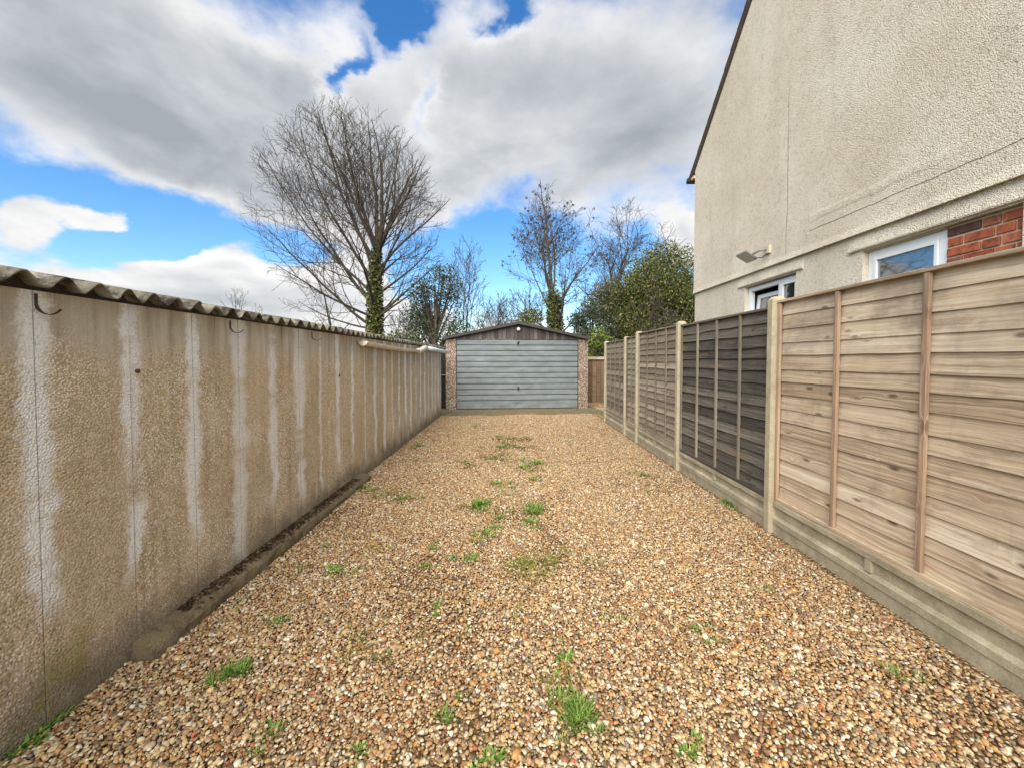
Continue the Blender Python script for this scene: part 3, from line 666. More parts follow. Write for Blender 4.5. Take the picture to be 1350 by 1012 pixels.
# ------------------------------------------------------------------ sectional garage at the end of the drive
def build_garage():
    ang = math.atan2(0.4, 3.81)
    t = thing('sectional_garage', 'sectional concrete garage with grey slatted up-and-over door and low gable', 'garage', (0.195, 12.5, 0), ang)
    hw, H = 1.915, 2.195; pw = 0.33
    for s in (-1, 1):
        a, b = sorted((s*(hw+0.012), s*(hw+pw)))
        MB().box(a, b, -0.02, 0.30, -0.05, H).build('pier', M['aggregate'], t, bevel=0.008)
        a, b = sorted((s*(hw+0.001), s*(hw+0.012)))
        MB().box(a, b, 0.0, 0.06, -0.05, H).build('door_jamb', M['black'], t)
        a, b = sorted((s*(hw+pw-0.06), s*(hw+pw-0.002)))
        MB().box(a, b, 0.302, 5.6, -0.05, H-0.02).build('side_wall', M['aggregate'], t)
    MB().box(-hw-pw, hw+pw, 5.602, 5.66, -0.05, H).build('rear_wall', M['aggregate'], t)
    # up-and-over door of pressed strips
    d = link('door', bpy.data.meshes.new('door'), t); 
    bpy.data.objects.remove(d)
    door = MB().box(-hw, hw, 0.050, 0.062, 0.025, H-0.012).build('door', M['door'], t)
    edges = [0.02, 0.285] + [0.285 + (2.175-0.285)*(i+1)/11 for i in range(11)]
    rg = random.Random(2)
    for i in range(12):
        z0, z1 = edges[i], edges[i+1]
        nx = 24; V = []
        prof = [(0.048, z0+0.004), (0.020, z0+0.014), (0.014, z0+0.024), (0.014, (z0+z1)/2), (0.016, z1-0.012), (0.048, z1-0.002)]
        for k in range(nx+1):
            x = -hw+0.004 + (2*hw-0.008)*k/nx
            for (yy, zz) in prof:
                dent = 0.004*fnoise(x*1.3, zz*1.1, 2.0)
                if i == 0: dent += 0.022*math.exp(-((x-0.0)/0.14)**2-((zz-0.16)/0.07)**2) - 0.012*math.exp(-((x+0.15)/0.1)**2-((zz-0.10)/0.05)**2) + 0.006*fnoise(x*3, zz*6)
                V.append((x, yy + (dent if yy < 0.03 else 0), zz))
        n = len(prof)
        F = [(k*n+j, (k+1)*n+j, (k+1)*n+j+1, k*n+j+1) for k in range(nx) for j in range(n-1)]
        obj('door_strip', V, F, M['door'], door)
    MB().tube([(0.0, 0.02, 0.68), (0.0, -0.02, 0.68)], 0.028, 12).box(-0.014, 0.014, -0.035, -0.015, 0.60, 0.72).build('handle', M['black'], door)
    MB().box(-0.035, 0.02, -0.03, 0.02, 2.06, 2.10).box(-0.028, 0.0, -0.03, -0.01, 2.0, 2.08).box(-0.01, 0.035, -0.03, -0.012, 2.09, 2.13).build('lock_hasp', M['black'], door)
    # gable of vertical boards
    zap = 2.66
    MB().prism([(-hw-pw+0.05, H+0.003), (hw+pw-0.05, H+0.003), (0, zap-0.012)], 'y', 0.03, 0.06).build('gable_backing', M['fascia'], t)
    nb = 34; w = 2*(hw+0.2)/nb
    for i in range(nb):
        x0 = -hw-0.2 + i*w; x1 = x0+w-0.012
        top = lambda x: H+0.005 + (zap-H-0.01)*(1-abs(x)/(hw+pw))
        if x0 < 0 < x1: poly = [(x0, H-0.012), (x1, H-0.012), (x1, top(x1)), (0, top(0)), (x0, top(x0))]
        else: poly = [(x0, H-0.012), (x1, H-0.012), (x1, top(x1)), (x0, top(x0))]
        MB().prism(poly, 'y', 0.006+rg.uniform(0, .006), 0.028).build('gable_board', M['fascia'], t)
    # roof: two slopes with overhang, dark barge trim
    ov, oh = 0.10, 0.13; ze = H - 0.01
    for s in (-1, 1):
        xe = s*(hw+pw+ov*0.6); sl = (zap-H)/(hw+pw)
        zE = H + 0.02 - sl*ov*0.6
        MB().prism([(0, zap+0.03), (xe, zE), (xe, zE+0.045), (0, zap+0.075)], 'y', -oh, 5.8).build('roof_slope', M['felt'], t)
        MB().prism([(0, zap-0.005), (xe, zE-0.03), (xe, zE+0.055), (0, zap+0.085)], 'y', -oh-0.025, -oh-0.002).build('barge_board', M['fascia2'], t)
    # slab in front
    return t
build_garage()
def build_slab():
    ang = math.atan2(0.4, 3.81)
    o = MB().box(-2.42, 2.5, -1.25, 0.6, -0.05, 0.016).build('concrete_slab', M['slab'], None, bevel=0.006)
    o.location = (0.195, 12.5, 0); o.rotation_euler = (0, 0, ang); structure(o)
    # globe lamp under the apex
    l = thing('globe_lamp', 'small white globe lamp under the apex of the garage gable', 'lamp', (0.195+0.0, 12.5-0.02, 2.50), ang)
    V = []; k = 12
    for i in range(7):
        a = -math.pi/2 + math.pi*i/6
        V += [(0.055*math.cos(a)*math.cos(2*math.pi*j/k), -0.075+0.055*math.cos(a)*math.sin(2*math.pi*j/k), 0.055*math.sin(a)) for j in range(k)]
    F = [(i*k+j, i*k+(j+1)%k, (i+1)*k+(j+1)%k, (i+1)*k+j) for i in range(6) for j in range(k)]
    obj('globe', V, F, M['white'], l, smooth=True)
    MB().box(-0.03, 0.03, -0.035, 0.03, -0.03, 0.05).build('lamp_base', M['grey_metal'], l)
build_slab()
def build_gap_boards():  # boards added to make the gap beside the garage dark
    t = thing('side_gate', 'dark boarded gate filling the narrow gap beside the garage', 'gate', (-2.62, 12.55, 0))
    for i in range(8):
        x = -0.55 + i*0.135
        MB().box(x, x+0.128, 0, 0.02, 0.02, 1.85).build('board', M['black_wood'], t)
    for z in (0.3, 1.5): MB().box(-0.55, 0.53, 0.022, 0.06, z, z+0.08).build('rail', M['black_wood'], t)
    MB().box(0.2, 0.55, -0.05, -0.002, 1.06, 1.09).build('latch', M['grey_metal'], t)
M['black_wood'] = m_plain('black stained boards', srgb(38,34,32), 0.8, 0.2, 0.3, 10)  # near-black colour carries the shade of the gap
build_gap_boards()

# ------------------------------------------------------------------ waney-lap fence on the right
PY = [1.60, 3.63, 5.67, 7.54, 8.33, 10.10]        # post centres along the drive
def waney_board(L, h, seed, wob, flat=0.0):
    n = 22; V = []
    rg = random.Random(seed)
    for i in range(n+1):
        y = -L/2 + L*i/n
        w = wob*(fnoise(y*1.7, seed*3.1) + 0.5*fnoise(y*5.0, seed*1.7))
        bow = 0.004*fnoise(y*1.2, seed*9.1)
        zb = -0.0 + w
        # lower edge stands proud towards the drive (-x), upper edge tucked behind the next board
        V += [(-0.0155+flat+bow, y, zb), (-0.008+flat+bow, y, zb-0.001), (0.010, y, h), (0.002, y, h)]
    F = []
    for i in range(n):
        for j in range(4):
            a = i*4+j; b = i*4+(j+1)%4; F.append((a, b, b+4, a+4))
    F += [(3,2,1,0), (n*4, n*4+1, n*4+2, n*4+3)]
    return V, F
def fence_panel(ya, yb, z0, z1, wood, batten, nb, nbat, label, seed, wob, cap=True, near=False):
    L = yb-ya; t = thing('overlap_fence', label, 'fence', (FX+0.075, (ya+yb)/2, z0), 0, 'fence panels along the drive')
    Hh = z1-z0; vis = (Hh-0.05)/nb
    rg = random.Random(seed)
    z = 0.03
    for i in range(nb):
        v = vis*rg.uniform(0.9, 1.1); zz = 0.03 + i*vis + rg.uniform(-.008, .008)
        V, F = waney_board(L-0.012, min(vis+0.022, Hh-0.012-zz), seed*40+i, wob if i else 0.001, 0.003 if near else -0.007)
        o = obj('board', V, F, M[wood], t, smooth=False); o.location = (0, 0, zz)
    bw = 0.030 if not near else 0.034
    for k in range(nbat+2):
        y = -L/2 + bw/2 + (L-bw)*k/(nbat+1)
        MB().box(-0.040, -0.017, y-bw/2, y+bw/2, 0.0 if k in (0, nbat+1) else 0.034, Hh-0.024).build('batten', M[batten], t, bevel=0.002)
    for k in (0, nbat+1):
        y = -L/2 + bw/2 + (L-bw)*k/(nbat+1)
        MB().box(0.014, 0.035, y-bw/2, y+bw/2, 0.0, Hh-0.024).build('rear_batten', M[batten], t)
    MB().box(-0.046, 0.040, -L/2, L/2, Hh-0.023, Hh).build('top_rail', M[wood], t, bevel=0.003)
    MB().box(-0.0435, -0.0175, -L/2+bw, L/2-bw, -0.002, 0.034).build('bottom_rail', M[wood], t, bevel=0.002)
    return t
def fence_post(y, top, label, w=0.10):
    mb = MB(); c = 0.018
    x0, x1 = FX, FX+0.13
    prof = [(x0+c, y-w/2), (x1-c, y-w/2), (x1, y-w/2+c), (x1, y+w/2-c), (x1-c, y+w/2), (x0+c, y+w/2), (x0, y+w/2-c), (x0, y-w/2+c)]
    prof = [(a-FX, b-y) for a, b in prof]
    V = [(a, b, -0.3) for a, b in prof] + [(a, b, top-0.03) for a, b in prof] + [(0.065+(a-0.065)*0.62, b*0.62, top) for a, b in prof]
    F = [tuple(range(7,-1,-1)), tuple(range(16,24))]
    for l in (0, 8): F += [(l+i, l+(i+1)%8, l+8+(i+1)%8, l+8+i) for i in range(8)]
    o = obj('fence_post', V, F, M['post']); o.location = (FX, y, 0)
    tag(o, label, 'fence post', 'concrete fence posts'); return o
def gravel_board(ya, yb, ztop, label, rib=True):
    L = yb-ya; t = thing('gravel_board', label, 'gravel board', (FX+0.05, (ya+yb)/2, 0), 0, 'concrete gravel boards under the fence')
    MB().box(0.004, 0.040, -L/2, L/2, -0.15, ztop-0.001).build('board_core', M['gravel_board'], t)
    MB().box(-0.022, 0.0035, -L/2, L/2, ztop-0.050, ztop).build('top_rim', M['gravel_board'], t, bevel=0.006)
    MB().prism([(0.0035, 0.150), (-0.022, 0.128), (-0.022, 0.082), (0.0035, 0.082)], 'y', -L/2, L/2).build('bottom_rim', M['gravel_board'], t)
    MB().box(-0.012, 0.0035, -L/2, L/2, -0.15, 0.076).build('footing_strip', M['gravel_board'], t)
    for yy in ([0.0] if rib else []):
        MB().box(-0.020, 0.0035, yy-0.022, yy+0.022, 0.151, ztop-0.0505).build('rib', M['gravel_board'], t)
    return t
def build_fence():
    hp = 0.05
    labels = ['concrete fence post at the open end of the newest brown panel', 'tall concrete post between the pale brown and the dark fence panel',
              'concrete post between the dark panel and the ragged grey panel', 'concrete post between the ragged grey panel and the narrow panel',
              'concrete post between the narrow panel and the last panel', 'end post of the fence, opposite the garage pier']
    tops = [2.12, 2.127, 2.10, 2.09, 2.036, 2.02]
    for y, z, l in zip(PY, tops, labels): fence_post(y, z, l)
    spec = [(0, 0.285, 2.085, 'wood_new', 'wood_batten', 15, 2, 'newest pale brown overlap fence panel with knotty boards', .004, True),
            (1, 0.27, 2.045, 'wood_dark', 'batten_grey', 15, 3, 'dark charcoal weathered overlap fence panel with wavy boards', .011, False),
            (2, 0.27, 2.06, 'wood_grey', 'batten_grey', 17, 3, 'ragged light grey overlap fence panel with splintered boards', .014, False),
            (3, 0.27, 2.02, 'wood_grey', 'batten_grey', 16, 1, 'narrow infill fence panel with a single middle batten', .010, False),
            (4, 0.27, 1.99, 'wood_old', 'batten_grey', 13, 3, 'last grey brown fence panel of the row, before the garage passage', .006, False)]
    gl = ['ribbed concrete gravel board under the newest brown panel', 'concrete gravel board under the dark charcoal panel', 'concrete gravel board under the ragged grey panel',
          'short concrete gravel board under the narrow panel', 'concrete gravel board under the last panel']
    for (i, z0, z1, w, b, nb, nbat, lab, wob, near) in spec:
        fence_panel(PY[i]+hp+.002, PY[i+1]-hp-.002, z0, z1, w, b, nb, nbat, lab, i+3, wob, near=near)
        gravel_board(PY[i]+hp+.001, PY[i+1]-hp-.001, z0-0.002, gl[i], rib=(i in (0, 1, 2)))
    # the panel beside the camera, continuing the run
    fence_panel(-0.42, PY[0]-hp-.002, 0.285, 2.085, 'wood_new', 'wood_batten', 15, 2, 'brown overlap fence panel carrying on from the open end post', 21, .004, near=True)
    gravel_board(-0.42, PY[0]-hp-.001, 0.283, 'concrete gravel board carrying on from the open end post')
build_fence()
def build_far_fence():
    t = thing('rear_fence', 'low brown boarded fence with pale coping across the passage behind the garage', 'fence', (3.3, 14.6, 0))
    for i in range(13):
        x = -0.95 + i*0.15
        o = MB().box(x, x+0.142, 0, 0.02, 0.02, 1.56).build('board', M['wood_far'], t)
    for i in range(3): MB().box(-0.62+i*0.75, -0.56+i*0.75, -0.04, -0.002, 0, 1.56).build('post', M['wood_far'], t)
    MB().box(-1.0, 1.0, -0.06, 0.06, 1.563, 1.66).build('coping', M['post'], t)
M['wood_far'] = m_wood('brown boards', (84,66,48), (120,96,72), (148,122,94), 0.3, 0.4, (60,50,40))
build_far_fence()

# ------------------------------------------------------------------ the house on the right
HX = 3.30; HY0, HY1 = -1.3, 7.22; ZE = 4.93; YR = 2.95; SL = 0.93; ZR = ZE + (HY1-YR)*SL
ZB = 2.745
def build_house():
    t = thing('house', 'cream roughcast house gable with small white windows and a bricked-up opening', 'house')
    wins = [(4.66, 5.68), (2.60, 3.78)]; zs, zh = 1.55, 2.575
    roofz = lambda y: ZE + (HY1-y)*SL if y > YR else ZR - (YR-y)*SL
    # lower wall, openings left free
    V = []; F = []
    def quad(y0, y1, za, zb, x=HX):
        b = len(V); V.extend([(x,y1,za),(x,y0,za),(x,y0,zb),(x,y1,zb)]); F.append((b,b+1,b+2,b+3))
    ys = [HY0, 2.60, 3.78, 4.66, 5.68, HY1]
    for i in range(5):
        a, b = ys[i], ys[i+1]
        if (a, b) in wins: quad(a, b, -0.1, zs); quad(a, b, zh, ZB+0.02)
        else: quad(a, b, -0.1, ZB+0.02)
    for (a, b) in wins:                                           # reveals
        for p in ([(a,zs),(a,zh)], [(b,zh),(b,zs)], [(b,zs),(a,zs)], [(a,zh),(b,zh)]):
            k = len(V); V.extend([(HX,*p[0]),(HX+0.14,*p[0]),(HX+0.14,*p[1]),(HX,*p[1])]); F.append((k,k+1,k+2,k+3))
    V.extend([(HX,HY1,-0.1),(HX,HY1,ZE),(HX+7,HY1,ZE),(HX+7,HY1,-0.1)]); k = len(V); F.append((k-4,k-3,k-2,k-1))
    V.extend([(HX,HY0,-0.1),(HX+7,HY0,-0.1),(HX+7,HY0,ZE),(HX,HY0,ZE)]); k = len(V); F.append((k-4,k-3,k-2,k-1))
    V.extend([(HX+7,HY0,-0.1),(HX+7,HY1,-0.1),(HX+7,HY1,ZE),(HX+7,YR,ZR),(HX+7,HY0,roofz(HY0))]); k = len(V); F.append((k-5,k-4,k-3,k-2,k-1))
    obj('lower_wall', V, F, M['render'], t)
    # upper wall, standing 28 mm proud with a bell-cast drip edge
    xu = HX-0.028; n = 30; V = []
    yy = [HY0 + (HY1-HY0)*i/n for i in range(n+1)] + [YR]; yy.sort(); n = len(yy)
    for i, y in enumerate(yy):
        w = 0.004*fnoise(y*3.0, 6)
        V += [(HX-0.001, y, ZB+w), (xu-0.014+w, y, ZB-0.004+w), (xu-0.012+w, y, ZB+0.010+w), (xu, y, ZB+0.07), (xu, y, roofz(y)-0.01)]
    F = [(i*5+j+1, i*5+j, (i+1)*5+j, (i+1)*5+j+1) for i in range(n-1) for j in range(4)]
    F += [(0,1,2,3,4), tuple((n-1)*5+j for j in (4,3,2,1,0))]
    b = len(V); V += [(HX+0.05, HY1, ZB), (HX+0.05, HY1, ZE)]; F.append(((n-1)*5+4, (n-1)*5+3, b, b+1))
    obj('gable_wall', V, F, M['render'], t)
    # lintels over the openings
    for (a, b) in wins:
        n = 14; V = []
        for i in range(n+1):
            y = a-0.12 + (b-a+0.26)*i/n; w = 0.004*fnoise(y*9, 2)
            V += [(HX+0.02, y, zh-0.002), (HX-0.022, y, zh+0.016+w), (HX-0.026, y, zh+0.028+w), (HX-0.001, y, zh+0.15+w)]
        F = [(i*4+j+1, i*4+j, (i+1)*4+j, (i+1)*4+j+1) for i in range(n) for j in range(3)] + [(0,1,2,3), (n*4+3,n*4+2,n*4+1,n*4)]
        obj('lintel', V, F, M['render'], t)
    # near window
    xf = HX+0.055
    def frame(nm, parent, y0, y1, z0, z1, x0, x1, w, mat='white'):
        mb = MB(); mb.box(x0, x1, y0, y0+w, z0, z1).box(x0, x1, y1-w, y1, z0, z1).box(x0, x1, y0+w+.0005, y1-w-.0005, z0, z0+w).box(x0, x1, y0+w+.0005, y1-w-.0005, z1-w, z1)
        return mb.build(nm, M[mat], parent, bevel=0.004)
    w1 = MB().box(xf+0.06, xf+0.065, 3.095, 3.775, zs+.005, zh-.01).build('window', M['white'], t)
    frame('frame', w1, 3.092, 3.778, zs+.002, zh-.012, xf, xf+0.058, 0.062)
    frame('sash', w1, 3.156, 3.714, zs+.066, zh-.076, xf-0.012, xf+0.03, 0.030)
    MB().box(xf+0.008, xf+0.012, 3.186, 3.684, zs+.096, zh-.106).build('pane', M['glass'], w1)
    MB().box(xf-0.03, xf+0.055, 3.092, 3.778, zh-0.0115, zh-0.0015).build('head_seal', M['lintel'], w1)
    # far window: fixed light towards the drive's mouth, tilted open light beyond
    w2 = MB().box(xf+0.04, xf+0.058, 4.985, 5.045, zs+.06, zh-.06).build('window', M['white'], t)
    frame('frame', w2, 4.662, 5.678, zs+.002, zh-.012, xf, xf+0.058, 0.055)
    MB().box(xf+0.0015, xf+0.039, 4.985, 5.045, zs+.058, zh-.068).build('mullion', M['white'], w2)
    MB().box(xf+0.02, xf+0.026, 4.718, 4.984, zs+.06, zh-.07).build('pane', M['glass'], w2)
    frame('sash', w2, 4.719, 4.983, zs+.059, zh-.069, xf-0.008, xf+0.018, 0.028)
    s = frame('open_sash', w2, -0.295, 0.295, 0, 0.85, -0.02, 0.02, 0.055)
    s.location = (xf+0.03, 5.335, zs+0.06); s.rotation_euler = (0, R(6), 0)
    pn = MB().box(-0.002, 0.003, -0.238, 0.238, 0.057, 0.793).build('pane', M['glass'], w2); pn.location = s.location; pn.rotation_euler = s.rotation_euler
    MB().add([(xf+.07,4.6,1.2),(xf+1.5,4.6,1.2),(xf+1.5,5.8,1.2),(xf+.07,5.8,1.2),(xf+.07,4.6,2.7),(xf+1.5,4.6,2.7),(xf+1.5,5.8,2.7),(xf+.07,5.8,2.7)],
             [(0,1,2,3),(7,6,5,4),(0,4,5,1),(1,5,6,2),(2,6,7,3)]).build('room', M['interior'], t)
    # bricked-up part of the near opening: each brick set in mortar
    inf = MB().box(HX+0.052, HX+0.09, 2.602, 3.088, zs+.002, zh-.003).build('brick_infill', M['mortar'], t)
    rg = random.Random(8); c = 0; z = zh-0.006-0.075
    while z > zs:
        y = 3.086; first = True; c += 1
        lens = [0.215, 0.102, 0.215] if c % 2 else [0.10, 0.215, 0.215]
        if c in (2, 4): lens = [0.10, 0.18, 0.102, 0.10]
        for L in lens + [0.215]:
            y1 = y; y0 = max(2.603, y1-L)
            if y0 >= y1-0.03: break
            mb = MB(); e = rg.uniform(-.003, .003)
            o = MB().box(HX+0.040+e, HX+0.07, y0-(y0+y1)/2, y1-(y0+y1)/2, 0, 0.061).build('brick', M['brick'], inf, bevel=0.004)
            o.location = (0, (y0+y1)/2, z + rg.uniform(-.002, .002)); y = y0-0.015
        z -= 0.075
    # roof: slabs of tiles with overhanging verge
    xo = HX-0.075
    th = 0.055
    def slope(y0, z0, y1, z1, nm):
        rows = 26; r = None
        core = MB().add([(xo+.012,y0,z0-.03),(HX+7.2,y0,z0-.03),(HX+7.2,y1,z1-.03),(xo+.012,y1,z1-.03),(xo+.012,y0,z0),(HX+7.2,y0,z0),(HX+7.2,y1,z1),(xo+.012,y1,z1)],
                     [(3,2,1,0),(4,5,6,7),(0,1,5,4),(1,2,6,5),(2,3,7,6),(3,0,4,7)]).build(nm, M['tile'], t)
        for i in range(rows):
            a, b = i/rows, min(1, (i+1.12)/rows); l0 = 0.030; l1 = 0.012; e = rg.uniform(-.006, .006)
            p0 = (y0+(y1-y0)*a, z0+(z1-z0)*a); p1 = (y0+(y1-y0)*b, z0+(z1-z0)*b)
            MB().add([(xo+e,p0[0],p0[1]+.002),(HX+7.2,p0[0],p0[1]+.002),(HX+7.2,p1[0],p1[1]+.002),(xo+e,p1[0],p1[1]+.002),
                      (xo+e,p0[0],p0[1]+l0),(HX+7.2,p0[0],p0[1]+l0),(HX+7.2,p1[0],p1[1]+l1),(xo+e,p1[0],p1[1]+l1)],
                     [(3,2,1,0),(4,5,6,7),(0,1,5,4),(1,2,6,5),(2,3,7,6),(3,0,4,7)]).build('tile_course', M['tile'], core)
    slope(HY1+0.16, ZE-0.16*SL+0.045, YR, ZR+0.045, 'roof_slope')
    slope(HY0-0.16, roofz(HY0)-0.16*SL+0.045, YR, ZR+0.045, 'roof_slope')
    MB().box(HX-0.05, HX+7.0, HY1+0.004, HY1+0.11, ZE-0.13, ZE-0.085).build('soffit', M['lintel'], t)
    MB().tube([(HX-0.08, HY1+0.20, ZE-0.10), (HX+7, HY1+0.20, ZE-0.10)], 0.05, 10).build('eaves_gutter', M['black'], t, True)
    return t
build_house()
def build_floodlight():
    p = Vector((HX-0.028, 5.12, 2.955))
    t = thing('floodlight', 'small grey floodlight on a bent arm above the open house window', 'floodlight', p)
    MB().box(-0.03, 0.006, -0.05, 0.05, -0.05, 0.05).build('junction_box', M['lintel'], t, bevel=0.006)
    MB().tube([(-0.02, 0, 0), (-0.09, 0.05, 0.0), (-0.14, 0.12, -0.03)], 0.011, 8).build('arm', M['grey_metal'], t, True)
    MB().tube([(-0.02, -0.01, -0.03), (-0.06, 0.03, -0.09), (-0.12, 0.10, -0.08), (-0.15, 0.13, -0.05)], 0.006, 6).build('cable', M['black'], t, True)
    h = MB().box(-0.10, 0.10, -0.075, 0.075, -0.016, 0.016).build('lamp_head', M['grey_metal'], t, bevel=0.006)
    h.location = (-0.19, 0.16, -0.05); h.rotation_euler = (R(-8), R(24), R(15))
    g = MB().box(-0.085, 0.085, -0.062, 0.062, -0.0195, -0.0165).build('lamp_glass', M['lampglass'], h)
    MB().box(-0.03, 0.03, -0.03, 0.03, 0.0165, 0.035).build('driver_box', M['grey_metal'], h)
M['lampglass'] = m_plain('pale lamp glass', srgb(190,186,176), 0.2, 0.6, 0.05)
build_floodlight()

# ------------------------------------------------------------------ vegetation
def segs_mesh(name, P0, P1, R0, R1, sides, mat, parent):
    n = len(P0)
    if n == 0: return None
    P0, P1 = np.asarray(P0, float), np.asarray(P1, float); R0, R1 = np.asarray(R0)[:,None], np.asarray(R1)[:,None]
    T = P1-P0; T /= np.linalg.norm(T, axis=1, keepdims=True)+1e-9
    ref = np.where(np.abs(T[:, 2:3]) < 0.9, np.array([[0,0,1.]]), np.array([[1.,0,0]]))
    A = np.cross(T, ref); A /= np.linalg.norm(A, axis=1, keepdims=True)+1e-9; B = np.cross(T, A)
    V = np.empty((n, 2*sides, 3))
    for j in range(sides):
        q = 2*math.pi*j/sides; o = A*math.cos(q)+B*math.sin(q)
        V[:, j] = P0+o*R0; V[:, sides+j] = P1+o*R1
    base = (np.arange(n)*2*sides)[:,None]
    Fs = [base+np.array([[j, (j+1)%sides, sides+(j+1)%sides, sides+j]]) for j in range(sides)]
    F = np.stack(Fs, 1).reshape(-1, 4)
    return obj(name, V.reshape(-1,3).tolist(), F.tolist(), mat, parent, smooth=True)

class Tree:
    def __init__(s, seed, env_c, env_r, levels, min_r=0.007):
        s.rg = random.Random(seed); s.c = Vector(env_c); s.r = Vector(env_r); s.lv = levels; s.segs = []; s.tips = []; s.limbs = []; s.min_r = min_r
    def env(s, p, d):     # distance to the crown's outline along d
        q = Vector(((p.x-s.c.x)/s.r.x, (p.y-s.c.y)/s.r.y, (p.z-s.c.z)/s.r.z)); e = Vector((d.x/s.r.x, d.y/s.r.y, d.z/s.r.z))
        a = e.dot(e); b = 2*q.dot(e); c = q.dot(q)-1; D = b*b-4*a*c
        if D < 0: return 0.25
        t = (-b+math.sqrt(D))/(2*a)
        return max(t, 0.2)
    def grow(s, p, d, L, r, lev):
        rg = s.rg; cfg = s.lv[lev]; n = max(3, int(L/cfg['seg'])); pts = [p.copy()]; rs = [r]; dirs = []
        rt = max(s.min_r*0.6, r*cfg.get('taper', 0.3))
        for i in range(n):
            w = cfg['wander']
            d = (d + Vector((rg.gauss(0,w), rg.gauss(0,w), rg.gauss(0,w))) + Vector((0,0,cfg['up']))).normalized()
            q = pts[-1] + d*(L/n); ra, rb = r+(rt-r)*i/n, r+(rt-r)*(i+1)/n
            s.segs.append((pts[-1], q, ra, rb, lev)); pts.append(q); rs.append(rb); dirs.append(d)
        s.tips.append((pts[-1], lev))
        if lev == 1: s.limbs.append(s.segs[-n:])
        if lev+1 >= len(s.lv) or cfg['kids'] <= 0: return
        nc = cfg['kids']; nc = max(2, int(nc*min(1.3, max(0.45, L/cfg['ref']))+rg.random())); ph = rg.uniform(0, 6.28)
        for k in range(nc):
            u = cfg['from'] + (1-cfg['from'])*(k+rg.random()*.8)/nc; f = min(n-1e-3, u*n); i = int(f)
            b = pts[i].lerp(pts[i+1], f-i); dd = dirs[i]
            ph += 2.4 + rg.uniform(-.5,.5); ang = R(rg.uniform(*cfg['ang']))
            a = dd.orthogonal().normalized(); c = dd.cross(a)
            nd = (dd*math.cos(ang) + (a*math.cos(ph)+c*math.sin(ph))*math.sin(ang)).normalized()
            lim = s.env(b, nd)
            l = min(L*cfg['ratio']*rg.uniform(.7,1.25)*(1.1-0.55*u), lim*rg.uniform(.85,1.08))
            if l < 0.12: continue
            s.grow(b, nd, l, max(s.min_r, min(rs[i]*0.72, rs[i]*cfg['rr'])), lev+1)
    def emit(s, t, bark, twig):
        big = [g for g in s.segs if g[4] == 0]; mid = [g for g in s.segs if g[4] in (1,)]; small = [g for g in s.segs if g[4] >= 2]
        f = lambda G: ([tuple(g[0]) for g in G], [tuple(g[1]+(g[1]-g[0])*0.03) for g in G], [g[2] for g in G], [g[3] for g in G])
        segs_mesh('trunk', *f(big), 10, bark, t)
        for G in s.limbs: segs_mesh('limb', *f(G), 6, bark, t)
        o = segs_mesh('crown', *f(small), 3, twig, t); o['kind'] = 'stuff'

def leaf_cloud(name, P, size, mat, parent, rng, aspect=0.6, norm=None):
    P = np.asarray(P); n = len(P)
    a = rng.normal(size=(n,3)); a /= np.linalg.norm(a, axis=1, keepdims=True)
    b = rng.normal(size=(n,3)); b -= a*(a*b).sum(1, keepdims=True); b /= np.linalg.norm(b, axis=1, keepdims=True)
    s = (size*rng.uniform(.6, 1.4, n))[:,None]
    V = np.stack([P-a*s, P+b*s*aspect, P+a*s, P-b*s*aspect], 1).reshape(-1,3)
    F = (np.arange(n)*4)[:,None] + np.arange(4)[None]
    o = obj(name, V.tolist(), F.tolist(), mat, parent); o['kind'] = 'stuff'; return o
def ivy_on(t, segs, rng, per_m, spread, size, mat, zmax, rmin=0.05, name='ivy'):
    P = []
    for a, b, r0, r1, lv in segs:
        if r0 < rmin or (a.z+b.z)/2 > zmax: continue
        L = (b-a).length; fade = min(1, (zmax-(a.z+b.z)/2)/(0.35*zmax)+.15); n = int(per_m*L*(0.4+r0*4)*fade)
        u = rng.random(n)[:,None]; q = np.array(a)+(np.array(b)-np.array(a))*u
        o = rng.normal(size=(n,3)); o /= np.linalg.norm(o, axis=1, keepdims=True)
        P.append(q + o*(r0+spread*rng.random(n)[:,None]**0.7*(0.4+fade)))
    if P: return leaf_cloud(name, np.concatenate(P), size, mat, t, rng, 0.8)

def lv(seg, wander, up, kids, ref, frm, ang, ratio, rr, taper=0.3):
    return dict(seg=seg, wander=wander, up=up, kids=kids, ref=ref, ang=ang, ratio=ratio, rr=rr, taper=taper, **{'from': frm})

